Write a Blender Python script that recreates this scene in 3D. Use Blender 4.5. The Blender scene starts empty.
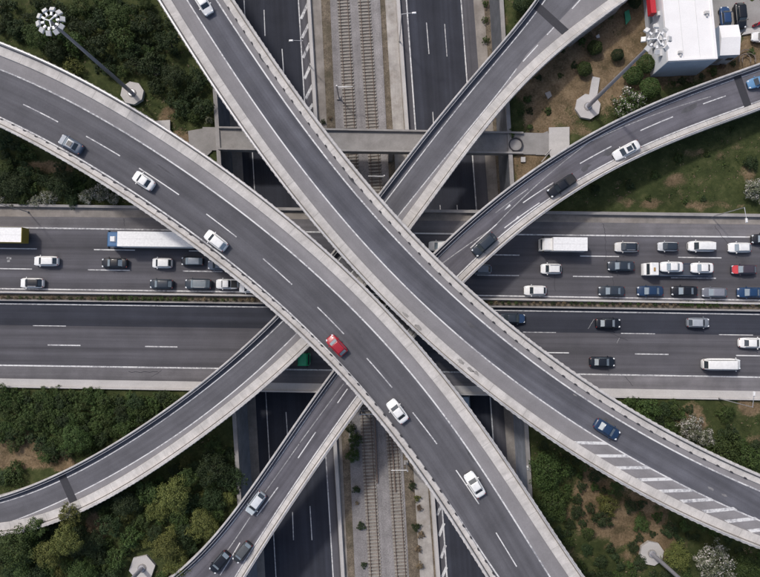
import bpy, math, random
import numpy as np
from mathutils import Vector, Matrix
random.seed(7); rng = np.random.default_rng(7)
scene = bpy.context.scene
COL = scene.collection
# ------------------------------------------------------------------ camera, sky, sun, exposure
FPX, CAMH, TILT = 591.0, 104.0, math.atan(22.0/591.0)
cam_d = bpy.data.cameras.new('camera'); cam = bpy.data.objects.new('camera', cam_d); COL.objects.link(cam)
cam.location = (0, 0, CAMH); cam.rotation_euler = (TILT, 0, 0)
cam_d.sensor_width = 36; cam_d.lens = 36*FPX/760.0; cam_d.clip_start = 1; cam_d.clip_end = 6000
scene.camera = cam
SUN_EL = math.radians(50); SUN_AZ = math.atan2(-0.66, 0.75)      # from +Y towards +X
w = bpy.data.worlds.new('World'); scene.world = w; w.use_nodes = True
nt = w.node_tree; nt.nodes.clear()
sky = nt.nodes.new('ShaderNodeTexSky'); sky.sky_type = 'NISHITA'; sky.sun_disc = False
sky.sun_elevation = SUN_EL; sky.sun_rotation = SUN_AZ; sky.air_density = 1.0; sky.dust_density = 4.0; sky.ozone_density = 1.0
bg = nt.nodes.new('ShaderNodeBackground'); bg.inputs['Strength'].default_value = 0.145
wo = nt.nodes.new('ShaderNodeOutputWorld')
nt.links.new(sky.outputs[0], bg.inputs[0]); nt.links.new(bg.outputs[0], wo.inputs[0])
sd = bpy.data.lights.new('sun', 'SUN'); sd.energy = 2.0; sd.angle = math.radians(4); sd.color = (1.0, 0.955, 0.90)
so = bpy.data.objects.new('sun', sd); COL.objects.link(so)
sdir = Vector((-math.sin(SUN_AZ)*math.cos(SUN_EL), -math.cos(SUN_AZ)*math.cos(SUN_EL), -math.sin(SUN_EL)))
so.rotation_euler = sdir.to_track_quat('-Z', 'Y').to_euler(); so.location = (-60, 70, 90)
scene.view_settings.view_transform = 'Standard'; scene.view_settings.look = 'None'
scene.view_settings.exposure = 0.0; scene.view_settings.gamma = 1.0
try: scene.view_settings.use_curve_mapping = False
except Exception: pass

# ------------------------------------------------------------------ helpers
CT, ST = math.cos(TILT), math.sin(TILT)
def P(px, py, z=0.0):
    """surveyed photo position -> world x, y at height z"""
    dx, dy = (px-380)/FPX, -(py-288.5)/FPX
    wy, wz = dy*CT+ST, dy*ST-CT
    t = (z-CAMH)/wz
    return (dx*t, wy*t)
def P3(px, py, z=0.0):
    x, y = P(px, py, z); return Vector((x, y, z))
def heading(p0, p1, z=0.0):
    a, b = P(*p0, z), P(*p1, z); return math.atan2(b[1]-a[1], b[0]-a[0])
def inv(x, y, z):
    """world -> photo position (numpy ok)"""
    rz = z-CAMH
    cy = y*CT + rz*ST; cz = -y*ST + rz*CT
    return 380+FPX*x/(-cz), 288.5-FPX*cy/(-cz)

class MB:
    def __init__(s): s.v=[]; s.f=[]; s.m=[]; s.uv=[]
    def vert(s, p, uv=(0,0)): s.v.append(tuple(p)); s.uv.append(uv); return len(s.v)-1
    def face(s, idx, m=0): s.f.append(tuple(idx)); s.m.append(m)
    def poly(s, pts, m=0):
        i=[s.vert(p,(p[0],p[1])) for p in pts]; s.face(i, m)
    def box(s, c, size, rz=0, m=0, top=1.0, M=None):
        hx,hy,hz=[a/2 for a in size]; R=Matrix.Rotation(rz,3,'Z'); ids=[]
        for sz in (-1,1):
            k = top if sz>0 else 1
            for sx,sy in ((-1,-1),(1,-1),(1,1),(-1,1)):
                p=R@Vector((sx*hx*k,sy*hy*k,sz*hz)); p=Vector(c)+p
                if M is not None: p=M@p
                ids.append(s.vert(p,(p[0],p[1])))
        a=ids
        for q in ((3,2,1,0),(4,5,6,7),(0,1,5,4),(1,2,6,5),(2,3,7,6),(3,0,4,7)): s.face([a[i] for i in q], m)
    def tube(s, p0, p1, r0, r1=None, n=8, m=0, cap=True):
        r1=r0 if r1 is None else r1
        p0,p1=Vector(p0),Vector(p1); d=(p1-p0).normalized()
        u=d.orthogonal().normalized(); v=d.cross(u)
        A=[];B=[]
        for i in range(n):
            a=2*math.pi*i/n; o=u*math.cos(a)+v*math.sin(a)
            A.append(s.vert(p0+o*r0)); B.append(s.vert(p1+o*r1))
        for i in range(n): j=(i+1)%n; s.face((A[i],A[j],B[j],B[i]),m)
        if cap: s.face(A[::-1],m); s.face(B,m)
    def prism(s, pts, z0, z1, m=0):
        n=len(pts); A=[s.vert((p[0],p[1],z0),(p[0],p[1])) for p in pts]; B=[s.vert((p[0],p[1],z1),(p[0],p[1])) for p in pts]
        s.face(A[::-1],m); s.face(B,m)
        for i in range(n): j=(i+1)%n; s.face((A[i],A[j],B[j],B[i]),m)
    def build(s, name, mats, parent=None, smooth=False):
        me=bpy.data.meshes.new(name); me.from_pydata(s.v,[],s.f)
        if not isinstance(mats,(list,tuple)): mats=[mats]
        for mt in mats: me.materials.append(mt)
        me.polygons.foreach_set('material_index', s.m)
        uvl=me.uv_layers.new(name='UVMap')
        li=np.empty(len(me.loops),dtype=np.int32); me.loops.foreach_get('vertex_index',li)
        uvl.data.foreach_set('uv', np.array(s.uv,dtype=np.float32)[li].ravel())
        if smooth:
            me.polygons.foreach_set('use_smooth',[True]*len(me.polygons))
            try: me.set_sharp_from_angle(angle=math.radians(smooth if smooth is not True else 40))
            except Exception: pass
        me.update()
        o=bpy.data.objects.new(name,me); COL.objects.link(o)
        if parent is not None: o.parent=parent
        return o
def tag(o, label=None, cat=None, group=None, kind=None):
    if label: o['label']=label
    if cat: o['category']=cat
    if group: o['group']=group
    if kind: o['kind']=kind
    return o
def empty(name, loc=(0,0,0), rz=0):
    o=bpy.data.objects.new(name,None); COL.objects.link(o); o.location=loc; o.rotation_euler=(0,0,rz); o.empty_display_size=0.5
    return o
def copy_tree(o, parent=None):
    c=o.copy(); COL.objects.link(c)
    if parent is not None: c.parent=parent
    for ch in o.children: copy_tree(ch,c)
    return c
def structure(o, cat=None): o['kind']='structure'; return o

# ------------------------------------------------------------------ materials
MATS={}
def node_mat(name):
    m=bpy.data.materials.new(name); m.use_nodes=True
    return m, m.node_tree.nodes, m.node_tree.links, m.node_tree.nodes['Principled BSDF']
def N(nodes, typ, **kw):
    n=nodes.new(typ)
    for k,v in kw.items():
        if k in n.inputs: n.inputs[k].default_value=v
        else: setattr(n,k,v)
    return n
def ramp(nodes, links, src, stops):
    r=nodes.new('ShaderNodeValToRGB'); e=r.color_ramp.elements
    while len(e)>1: e.remove(e[-1])
    e[0].position=stops[0][0]; e[0].color=tuple(stops[0][1])+(1,)
    for p,c in stops[1:]:
        x=e.new(p); x.color=tuple(c)+(1,)
    links.new(src, r.inputs[0]); return r
def g(v, t=(1,1,1)): return (v*t[0], v*t[1], v*t[2])
def mixc(nodes, links, fac, a, b, mode='MIX'):
    m=nodes.new('ShaderNodeMix'); m.data_type='RGBA'; m.blend_type=mode
    for s,i in ((fac,0),(a,6),(b,7)):
        if isinstance(s,(int,float)): m.inputs[i].default_value=s
        elif isinstance(s,tuple): m.inputs[i].default_value=s+(1,) if len(s)==3 else s
        else: links.new(s,m.inputs[i])
    return m.outputs[2]
def surf_mat(name, base, var=0.25, scale=0.35, streak=0.0, rough=0.9, tint=(1,1,1), stain=0.0, staincol=(0.05,0.045,0.04), grain=0.10, joints=0.0):
    """mottled mineral surface; streaks run along the UV u direction"""
    if name in MATS: return MATS[name]
    m,n,l,b=node_mat(name)
    geo=n.new('ShaderNodeNewGeometry'); uv=n.new('ShaderNodeUVMap'); uv.uv_map='UVMap'
    n1=N(n,'ShaderNodeTexNoise',Scale=scale,Detail=5.0,Roughness=0.6); l.new(geo.outputs['Position'],n1.inputs['Vector'])
    c1=ramp(n,l,n1.outputs['Fac'],[(0.3,g(base*(1-var),tint)),(0.7,g(base*(1+var),tint))]).outputs[0]
    n2=N(n,'ShaderNodeTexNoise',Scale=5.5,Detail=3.0,Roughness=0.7); l.new(geo.outputs['Position'],n2.inputs['Vector'])
    gr=ramp(n,l,n2.outputs['Fac'],[(0.3,g(1-grain)),(0.7,g(1+grain*0.6))]).outputs[0]
    c=mixc(n,l,1.0,c1,gr,'MULTIPLY')
    if streak>0:
        mp=n.new('ShaderNodeMapping'); mp.inputs['Scale'].default_value=(0.02,1.1,1); l.new(uv.outputs[0],mp.inputs[0])
        n3=N(n,'ShaderNodeTexNoise',Scale=1.0,Detail=4.0,Roughness=0.65); l.new(mp.outputs[0],n3.inputs['Vector'])
        s=ramp(n,l,n3.outputs['Fac'],[(0.3,g(1-streak)),(0.7,g(1+streak))]).outputs[0]
        c=mixc(n,l,1.0,c,s,'MULTIPLY')
        mp2=n.new('ShaderNodeMapping'); mp2.inputs['Scale'].default_value=(0.006,0.38,1); mp2.inputs['Location'].default_value=(3.7,1.3,0); l.new(uv.outputs[0],mp2.inputs[0])
        n5=N(n,'ShaderNodeTexNoise',Scale=1.0,Detail=2.0,Roughness=0.5); l.new(mp2.outputs[0],n5.inputs['Vector'])
        s=ramp(n,l,n5.outputs['Fac'],[(0.35,g(1-streak*0.9)),(0.65,g(1+streak*0.9))]).outputs[0]
        c=mixc(n,l,1.0,c,s,'MULTIPLY')
    if joints>0:
        sx=n.new('ShaderNodeSeparateXYZ'); l.new(uv.outputs[0],sx.inputs[0])
        m1=n.new('ShaderNodeMath'); m1.operation='DIVIDE'; m1.inputs[1].default_value=joints; l.new(sx.outputs[0],m1.inputs[0])
        m2=n.new('ShaderNodeMath'); m2.operation='FRACT'; l.new(m1.outputs[0],m2.inputs[0])
        m3=n.new('ShaderNodeMath'); m3.operation='LESS_THAN'; m3.inputs[1].default_value=0.06/joints; l.new(m2.outputs[0],m3.inputs[0])
        c=mixc(n,l,m3.outputs[0],c,(0.34,0.325,0.31))
        mp3=n.new('ShaderNodeMapping'); mp3.inputs['Scale'].default_value=(0.9,0.25,1); l.new(uv.outputs[0],mp3.inputs[0])
        n6=N(n,'ShaderNodeTexNoise',Scale=1.0,Detail=5.0,Roughness=0.7); l.new(mp3.outputs[0],n6.inputs['Vector'])
        s=ramp(n,l,n6.outputs['Fac'],[(0.3,g(0.78)),(0.6,g(1.05))]).outputs[0]
        c=mixc(n,l,1.0,c,s,'MULTIPLY')
    if stain>0:
        n4=N(n,'ShaderNodeTexNoise',Scale=0.16,Detail=7.0,Roughness=0.7); l.new(geo.outputs['Position'],n4.inputs['Vector'])
        s=ramp(n,l,n4.outputs['Fac'],[(0.5,(0,0,0)),(0.68,g(stain))]).outputs[0]
        c=mixc(n,l,s,c,staincol)
    l.new(c,b.inputs['Base Color']); b.inputs['Roughness'].default_value=rough
    b.inputs['Specular IOR Level'].default_value=0.25
    bp=n.new('ShaderNodeBump'); bp.inputs['Strength'].default_value=0.15; bp.inputs['Distance'].default_value=0.03
    l.new(n2.outputs['Fac'],bp.inputs['Height']); l.new(bp.outputs[0],b.inputs['Normal'])
    MATS[name]=m; return m
def paint_mat(name, col, under, wear=0.5):
    m,n,l,b=node_mat(name)
    geo=n.new('ShaderNodeNewGeometry')
    n1=N(n,'ShaderNodeTexNoise',Scale=2.2,Detail=6.0,Roughness=0.75); l.new(geo.outputs['Position'],n1.inputs['Vector'])
    n0=N(n,'ShaderNodeTexNoise',Scale=0.12,Detail=2.0); l.new(geo.outputs['Position'],n0.inputs['Vector'])
    ad=n.new('ShaderNodeMath'); ad.operation='MULTIPLY_ADD'; ad.inputs[1].default_value=0.6; l.new(n0.outputs['Fac'],ad.inputs[0]); l.new(n1.outputs['Fac'],ad.inputs[2])
    f=ramp(n,l,ad.outputs[0],[(0.95-wear*0.5,(0,0,0)),(1.1-wear*0.35,(1,1,1))]).outputs[0]
    c=mixc(n,l,f,g(col),under); l.new(c,b.inputs['Base Color']); b.inputs['Roughness'].default_value=0.7
    return m
def plain(name, col, rough=0.5, metal=0.0, coat=0.0, spec=0.5):
    if name in MATS: return MATS[name]
    m,n,l,b=node_mat(name)
    geo=n.new('ShaderNodeNewGeometry')
    n1=N(n,'ShaderNodeTexNoise',Scale=3.0,Detail=3.0); l.new(geo.outputs['Position'],n1.inputs['Vector'])
    c=ramp(n,l,n1.outputs['Fac'],[(0.3,tuple(x*0.9 for x in col)),(0.7,tuple(min(1,x*1.06) for x in col))]).outputs[0]
    l.new(c,b.inputs['Base Color']); b.inputs['Roughness'].default_value=rough; b.inputs['Metallic'].default_value=metal
    b.inputs['Coat Weight'].default_value=coat; b.inputs['Specular IOR Level'].default_value=spec
    MATS[name]=m; return m

COOL=(0.98,0.975,1.085)
ASPH=surf_mat('viaduct_asphalt',0.104,0.13,0.25,0.18,tint=COOL,stain=0.25,staincol=(0.10,0.10,0.108))
ASPH_B=surf_mat('viaduct_asphalt_cool',0.106,0.18,0.22,0.21,tint=(0.95,0.965,1.12),stain=0.35,staincol=(0.10,0.10,0.11))
SHOUL=surf_mat('shoulder_asphalt',0.225,0.10,0.3,0.07,tint=(1.0,0.965,1.0),stain=0.25,staincol=(0.18,0.17,0.17))
ASPH_R=surf_mat('ramp_asphalt',0.122,0.14,0.3,0.16,tint=COOL,stain=0.3,staincol=(0.11,0.11,0.115))
ASPH_H=surf_mat('highway_asphalt',0.092,0.12,0.22,0.24,tint=(0.98,0.96,1.08),stain=0.3,staincol=(0.085,0.085,0.09))
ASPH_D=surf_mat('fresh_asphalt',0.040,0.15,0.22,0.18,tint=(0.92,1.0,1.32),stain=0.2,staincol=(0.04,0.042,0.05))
ASPH_S=surf_mat('highway_shoulder_asphalt',0.150,0.18,0.3,0.2,tint=(1.0,0.96,1.02),stain=0.5,staincol=(0.12,0.12,0.12))
CONC=surf_mat('pale_concrete',0.47,0.09,0.3,0.04,tint=(1.0,0.965,0.94),stain=0.35,staincol=(0.42,0.40,0.38),grain=0.10)
PARA=surf_mat('parapet_concrete',0.50,0.10,0.3,0.0,tint=(1.0,0.965,0.94),stain=0.5,staincol=(0.30,0.285,0.27),grain=0.10,joints=3.05)
VERGE=surf_mat('verge_concrete',0.53,0.10,0.3,0.05,tint=(1.0,0.96,0.925),stain=0.4,staincol=(0.33,0.31,0.30),grain=0.10,joints=6.1)
CONC_D=surf_mat('grey_concrete',0.29,0.18,0.4,0.06,tint=(1.0,0.96,0.94),stain=0.5,staincol=(0.22,0.2,0.19))
CONC_B=surf_mat('brown_concrete',0.24,0.25,0.4,0.06,tint=(1.05,0.96,0.88),stain=0.5,staincol=(0.13,0.11,0.09))
WALLC=surf_mat('retaining_wall_concrete',0.26,0.2,0.5,0.06,tint=(0.93,0.98,1.1),stain=0.5,staincol=(0.15,0.16,0.18))
BRIDGEC=surf_mat('old_bridge_paving',0.27,0.16,0.35,0.0,tint=(1.0,0.96,0.93),stain=0.8,staincol=(0.18,0.17,0.165))
BALL=surf_mat('ballast_stone',0.26,0.18,0.5,0.12,tint=(1.0,0.95,0.95),stain=0.35,staincol=(0.13,0.12,0.12),grain=0.4)
DIRT=surf_mat('brown_soil',0.14,0.35,0.7,0.1,tint=(1.15,0.95,0.72),stain=0.7,staincol=(0.06,0.055,0.035),grain=0.55)
WHITE=paint_mat('road_paint',0.64,(0.24,0.24,0.26),0.42)
WHITE_W=paint_mat('worn_road_paint',0.50,(0.20,0.20,0.21),0.75)
TAR=plain('dark_tar',(0.035,0.035,0.042),0.8)
GALV=plain('galvanised_steel',(0.5,0.5,0.52),0.45,0.6)
STEEL=plain('painted_steel',(0.33,0.33,0.37),0.5,0.3)
WHITEM=plain('white_enamel',(0.78,0.78,0.78),0.4)
DARK=plain('dark_rubber',(0.02,0.02,0.022),0.8)
RAIL=plain('rusty_rail',(0.17,0.125,0.10),0.65,0.2)
SLEEP=surf_mat('sleeper_concrete',0.30,0.2,2.0,0.0,tint=(1.0,0.95,0.86))
GLASS=plain('car_glass',(0.035,0.045,0.055),0.06,0.0,0.0,0.9)
GLASS_L=plain('pale_reflection_car_glass',(0.22,0.27,0.31),0.12,0.0,0.0,1.0)  # pale base colour stands for sky mirrored in the glass
LAMPW=plain('head_lamp_lens',(0.75,0.78,0.8),0.15,0.0,0.5)
LAMPR=plain('tail_lamp_lens',(0.20,0.02,0.02),0.2,0.0,0.5)

# ------------------------------------------------------------------ curves
class Curve:
    def __init__(s, pts, z, deg=4, ext=60):
        zf = z if callable(z) else (lambda x: z)
        w_=np.array([P(x,y,zf(x)) for x,y in pts]); zs=np.array([zf(x) for x,y in pts])
        t=np.r_[0,np.cumsum(np.hypot(*np.diff(w_,axis=0).T))]; t/=t[-1]
        deg=min(deg,len(pts)-1)
        cx=np.polyfit(t,w_[:,0],deg); cy=np.polyfit(t,w_[:,1],deg)
        T=np.linspace(0,1,320); X=np.polyval(cx,T); Y=np.polyval(cy,T); Z=np.interp(T,t,zs)
        Z=np.convolve(np.r_[[Z[0]]*20,Z,[Z[-1]]*20],np.ones(41)/41,'valid')
        d0=np.array([X[0]-X[3],Y[0]-Y[3]]); d0/=np.hypot(*d0); d1=np.array([X[-1]-X[-4],Y[-1]-Y[-4]]); d1/=np.hypot(*d1)
        e=np.arange(ext,0,-2.0)
        X=np.r_[X[0]+d0[0]*e, X, X[-1]+d1[0]*e[::-1]]; Y=np.r_[Y[0]+d0[1]*e, Y, Y[-1]+d1[1]*e[::-1]]
        Z=np.r_[[Z[0]]*len(e), Z, [Z[-1]]*len(e)]
        s.S=np.r_[0,np.cumsum(np.hypot(np.diff(X),np.diff(Y)))]; s.X,s.Y,s.Z=X,Y,Z
        tx=np.gradient(X,s.S); ty=np.gradient(Y,s.S); L=np.hypot(tx,ty); s.TX,s.TY=tx/L,ty/L
        s.s0,s.s1=s.S[0],s.S[-1]
    def near(s, x, y):
        i=int(np.argmin((s.X-x)**2+(s.Y-y)**2)); dx,dy=x-s.X[i],y-s.Y[i]
        return s.S[i]+dx*s.TX[i]+dy*s.TY[i], -dx*s.TY[i]+dy*s.TX[i]
    def sd(s, px, py, dz=0):
        z=float(np.mean(s.Z))
        for _ in range(4):
            a,d=s.near(*P(px,py,z+dz)); z=float(np.interp(a,s.S,s.Z))
        return a,d
    def off(s, pts, deg=3):
        q=np.array([s.sd(*p) for p in pts]); deg=min(deg,len(pts)-1); a,b=q[:,0].min(),q[:,0].max()
        m=(a+b)/2; c=np.polyfit(q[:,0]-m,q[:,1],deg)
        return lambda t: float(np.polyval(c,min(max(t,a-3),b+3)-m))
    def pt(s, t, d, dz=0):
        x=np.interp(t,s.S,s.X); y=np.interp(t,s.S,s.Y); z=np.interp(t,s.S,s.Z)
        tx=np.interp(t,s.S,s.TX); ty=np.interp(t,s.S,s.TY)
        return (float(x-ty*d), float(y+tx*d), float(z+dz))
    def ang(s,t): return math.atan2(np.interp(t,s.S,s.TY),np.interp(t,s.S,s.TX))
def F(v): return v if callable(v) else (lambda t: v)
def steps(s0,s1,step):
    n=max(1,int(math.ceil((s1-s0)/step))); return [s0+(s1-s0)*i/n for i in range(n+1)]
def ribbon(mb, cv, d0, d1, dz=0.0, s0=None, s1=None, step=1.5, m=0):
    d0,d1=F(d0),F(d1); s0=cv.s0 if s0 is None else s0; s1=cv.s1 if s1 is None else s1
    prev=None
    for t in steps(s0,s1,step):
        a,b=d0(t),d1(t)
        i=mb.vert(cv.pt(t,a,dz),(t,a)); j=mb.vert(cv.pt(t,b,dz),(t,b))
        if prev: mb.face((prev[0],i,j,prev[1]) if a<b else (prev[1],j,i,prev[0]),m)
        prev=(i,j)
def sweep(mb, cv, prof, base=0.0, s0=None, s1=None, step=1.5, m=0, caps=True):
    """closed profile of (d offset, z offset); prof may be a function of s"""
    base=F(base); s0=cv.s0 if s0 is None else s0; s1=cv.s1 if s1 is None else s1
    rings=[]
    for t in steps(s0,s1,step):
        pr=prof(t) if callable(prof) else prof
        b=base(t); rings.append([mb.vert(cv.pt(t,b+d,z),(t,b+d+z)) for d,z in pr])
    n=len(rings[0])
    pr=prof(s0) if callable(prof) else prof
    area=sum(pr[i][0]*pr[(i+1)%n][1]-pr[(i+1)%n][0]*pr[i][1] for i in range(n))
    for A,B in zip(rings,rings[1:]):
        for i in range(n):
            j=(i+1)%n
            mb.face((A[i],B[i],B[j],A[j]) if area<0 else (A[j],B[j],B[i],A[i]),m)
    if caps:
        mb.face(rings[0] if area<0 else rings[0][::-1],m); mb.face(rings[-1][::-1] if area<0 else rings[-1],m)
def line(mb, cv, f, w, dz, s0=None, s1=None, m=0):
    f=F(f); ribbon(mb,cv,lambda t:f(t)-w/2,lambda t:f(t)+w/2,dz,s0,s1,1.5,m)
def dash(mb, cv, p0, p1, w, dz, m=0):
    a=cv.sd(*p0,dz); b=cv.sd(*p1,dz)
    if a[0]>b[0]: a,b=b,a
    line(mb,cv,lambda t:a[1]+(b[1]-a[1])*(t-a[0])/(b[0]-a[0]),w,dz,a[0],b[0],m)
def blocks(mb, cv, f, spacing, size, z, s0, s1, m=0):
    f=F(f); t=s0
    while t<s1:
        p=cv.pt(t,f(t),z); mb.box(p,size,cv.ang(t),m); t+=spacing

TRENCH=-7.0
# ------------------------------------------------------------------ north-south trench
NS=Curve([(353.5,0),(388,577)],TRENCH,1,140)
def ns(x0,x1,y0=0,y1=577): return NS.off([(x0,y0),(x1,y1)],1)
def top_off(cv,pts,z):        # offset function for points surveyed at another height
    q=[cv.near(*P(x,y,z)) for x,y in pts]; (a,d0),(b,d1)=q[0],q[-1]
    return lambda t:d0+(d1-d0)*(t-a)/(b-a)
wallW=top_off(NS,[(211.5,0),(246,577)],0.0)     # trench edge at ground level (west is +d: curve runs south)
wallE=top_off(NS,[(499.5,0),(533,577)],0.0)
west_l=ns(244.0,276.0); west_r=ns(298.4,333.2); west_bar=ns(309.0,343.4)
east_l=ns(406.4,447.0); east_r=ns(461.0,503.4); east_bar=ns(398.0,438.4)
sgn = 1 if west_l(NS.s0)>0 else -1
def bandobj(name, mat, d0, d1, dz, kind='structure'):
    mb=MB(); ribbon(mb,NS,d0,d1,dz,step=6); o=mb.build(name,mat); o['kind']=kind; return o
bandobj('trench_ground',DIRT,wallW,wallE,-0.02)
bandobj('ballast_bed',BALL,ns(330,355),ns(380,409),0.06)
bandobj('drain_path',CONC_B,ns(321,348),ns(312,346),0.012)
bandobj('concrete_path',surf_mat('weathered_path',0.36,0.25,0.5,0.1,tint=(1.02,0.96,0.9),stain=0.8,staincol=(0.2,0.17,0.14)),ns(385,420),ns(395.5,434),0.016)
W0=lambda t:west_l(t)-2.0; 
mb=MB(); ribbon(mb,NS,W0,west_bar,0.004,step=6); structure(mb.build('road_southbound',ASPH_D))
mb=MB(); ribbon(mb,NS,lambda t:west_r(t)-0.15,west_bar,0.008,step=6); structure(mb.build('road_shoulder',ASPH_H))
mb=MB(); ribbon(mb,NS,lambda t:wallW(t)+0.2,lambda t:W0(t)+0.02,0.010,step=6); structure(mb.build('verge_paving',CONC_B))
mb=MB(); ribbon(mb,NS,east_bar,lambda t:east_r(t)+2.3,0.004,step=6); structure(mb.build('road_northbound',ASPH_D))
mb=MB(); ribbon(mb,NS,east_bar,lambda t:east_l(t)+0.1,0.008,step=6); structure(mb.build('road_shoulder',ASPH_H))
mb=MB(); ribbon(mb,NS,lambda t:east_r(t)+0.1,lambda t:east_r(t)+2.35,0.008,step=6); structure(mb.build('road_shoulder',ASPH_H))
s_mid=NS.sd(470,300)[0]
mb=MB(); ribbon(mb,NS,lambda t:east_r(t)+2.35,lambda t:east_r(t)+4.3+(0.9 if t>s_mid else 0),0.014,step=6); structure(mb.build('verge_paving',CONC_B))
mb=MB()
line(mb,NS,west_l,0.16,0.014); line(mb,NS,west_r,0.2,0.014); line(mb,NS,east_l,0.24,0.014); line(mb,NS,east_r,0.22,0.014)
for a,b in (((282,49),(283.7,73)),((292.5,512),(293.5,540)),((310,506),(312,540)),((286,412),(287.5,435)),((426.5,22.6),(429,54)),((444.6,24),(447,56.5)),
            ((432.8,112),(434.5,142)),((440,205),(442.5,238)),((457,205),(459.5,238)),((264,10),(265,36))):
    dash(mb,NS,a,b,0.16,0.014)
# hatched gore beside the west and the east carriageway
for (a,b) in (((301,19),(308,3)),((302,38),(309,24)),((303,58),(310,43)),((304.5,79),(312,62)),((305.6,99),(312.5,85)),((309,110),(313,104)),
              ((437,515),(442.4,503)),((439,536),(444,523)),((441,558),(445.5,545)),((442,577),(446.5,567))):
    p,q=P3(*a,TRENCH),P3(*b,TRENCH); d=(q-p).normalized(); n_=Vector((-d.y,d.x,0))*0.26; z=Vector((0,0,0.016))
    mb.poly([p-n_+z,q-n_+z,q+n_+z,p+n_+z])
structure(mb.build('road_markings',WHITE))
# barriers of the sunken roads
for nm,f,lab in (('crash_barrier',west_bar,'long concrete barrier between the southbound sunken road and the railway'),
             ('crash_barrier',east_bar,'long concrete barrier between the railway and the northbound sunken road')):
    mb=MB(); sweep(mb,NS,[(-0.45,0.0),(-0.3,0.75),(0.3,0.75),(0.45,0.0)],f,step=6); tag(mb.build(nm,CONC),lab,'barrier')
# retaining walls
HWN=NS.near(*P(380,205,0))[0]; HWS=NS.near(*P(380,401,0))[0]
for f,sg,lab in ((wallW,1,'grey retaining wall on the west side of the sunken road'),(wallE,-1,'grey retaining wall on the east side of the sunken road')):
    root=tag(empty('retaining_wall',NS.pt(NS.sd(380,300)[0],f(0))),lab,'wall')
    mb=MB(); k=sg*sgn
    for c0,c1,ht in ((NS.s0,HWN,6.95),(HWN,HWS,5.65),(HWS,NS.s1,6.95)):
        sweep(mb,NS,[(-0.35*k,-0.3),(0,ht),(0.5*k,ht),(0.5*k,-0.3)],f,c0,c1,step=6); o=mb.build('wall_face',WALLC); o.parent=root; o.matrix_parent_inverse=Matrix.Translation(-root.location)
    for c0,c1 in ((NS.s0,HWN),(HWS,NS.s1)):
        mb=MB(); sweep(mb,NS,[(-0.05*k,6.952),(-0.05*k,7.32),(0.65*k,7.32),(0.65*k,6.952)],f,c0,c1,step=6); o=mb.build('coping',CONC_D); o.parent=root; o.matrix_parent_inverse=Matrix.Translation(-root.location)
def adopt(o, root): o.parent=root; o.matrix_parent_inverse=Matrix.Translation(-root.location); return o
# railway tracks
BEDM=surf_mat('rust_stained_ballast',0.22,0.2,0.8,0.15,tint=(1.08,0.96,0.88),stain=0.6,staincol=(0.10,0.08,0.065),grain=0.4)
for c0,c1 in ((343.3,375.4),(364.0,401.6)):
    f=ns(c0,c1); bandobj('track_bed',BEDM,(lambda t,f=f:f(t)-1.15),(lambda t,f=f:f(t)+1.15),0.066)
slp=None
for c0,c1,lab in ((343.3,375.4,'western railway track with concrete sleepers and rusty rails'),(364.0,401.6,'eastern railway track with concrete sleepers and rusty rails')):
    f=ns(c0,c1); root=tag(empty('railway_track',NS.pt(NS.sd(370,280)[0],f(0))),lab,'railway track')
    for sg in (-1,1):
        mb=MB(); sweep(mb,NS,[(-0.06,0.2),(-0.04,0.36),(0.04,0.36),(0.06,0.2)],(lambda t,sg=sg:f(t)+sg*0.75),step=6)
        adopt(mb.build('rail',RAIL),root)
    if slp is None:
        mb=MB(); mb.box((0,0,0),(0.27,2.5,0.2),top=0.92); slp=mb.build('sleeper',SLEEP); first=True
    rest=MB(); t=NS.s0+40; cnt=0
    while t<NS.s1-40:
        p=NS.pt(t,f(t),0.12); v=inv(p[0],p[1],p[2])[1]
        vis=(-2<v<130 or 156<v<198 or 400<v<580)
        if vis and cnt<100:
            if first: o=slp; first=False
            else: o=slp.copy(); COL.objects.link(o)
            o.location=Vector(p)-root.location; o.rotation_euler=(0,0,NS.ang(t)+random.uniform(-.02,.02)); o.parent=root; cnt+=1
        else: rest.box(p,(0.27,2.5,0.2),NS.ang(t),top=0.92)
        t+=0.62
    o=adopt(rest.build('sleepers',SLEEP),root); o['kind']='stuff'
# (dark bars beside the tracks)
# dark bars near the bridge, each standing for a rail and its shadow
for a,b,lab in (((374.8,415),(377.4,483),'dark bar for a rail and its shadow beside the western track'),((390.0,415),(395.6,492),'dark bar for a rail and its shadow beside the eastern track')):
    mb=MB(); p,q=P3(*a,TRENCH+0.3),P3(*b,TRENCH+0.3); d=q-p
    mb.box((p+q)/2,(d.length,0.22,0.25),math.atan2(d.y,d.x)); tag(mb.build('rail_shadow_bar',RAIL),lab,'rail')

# ------------------------------------------------------------------ ground at highway level
def vnoise(x,y,sc,seed=0):
    x=np.asarray(x)*sc; y=np.asarray(y)*sc; r=np.random.default_rng(seed).random((64,64))
    xi=np.floor(x).astype(int); yi=np.floor(y).astype(int); fx=x-xi; fy=y-yi; fx=fx*fx*(3-2*fx); fy=fy*fy*(3-2*fy)
    a=r[xi%64,yi%64]; b=r[(xi+1)%64,yi%64]; c=r[xi%64,(yi+1)%64]; d=r[(xi+1)%64,(yi+1)%64]
    return (a*(1-fx)+b*fx)*(1-fy)+(c*(1-fx)+d*fx)*fy
def fbm(x,y,sc,seed=0): return sum(vnoise(x,y,sc*2**i,seed+i)/2**i for i in range(4))/1.875
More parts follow.
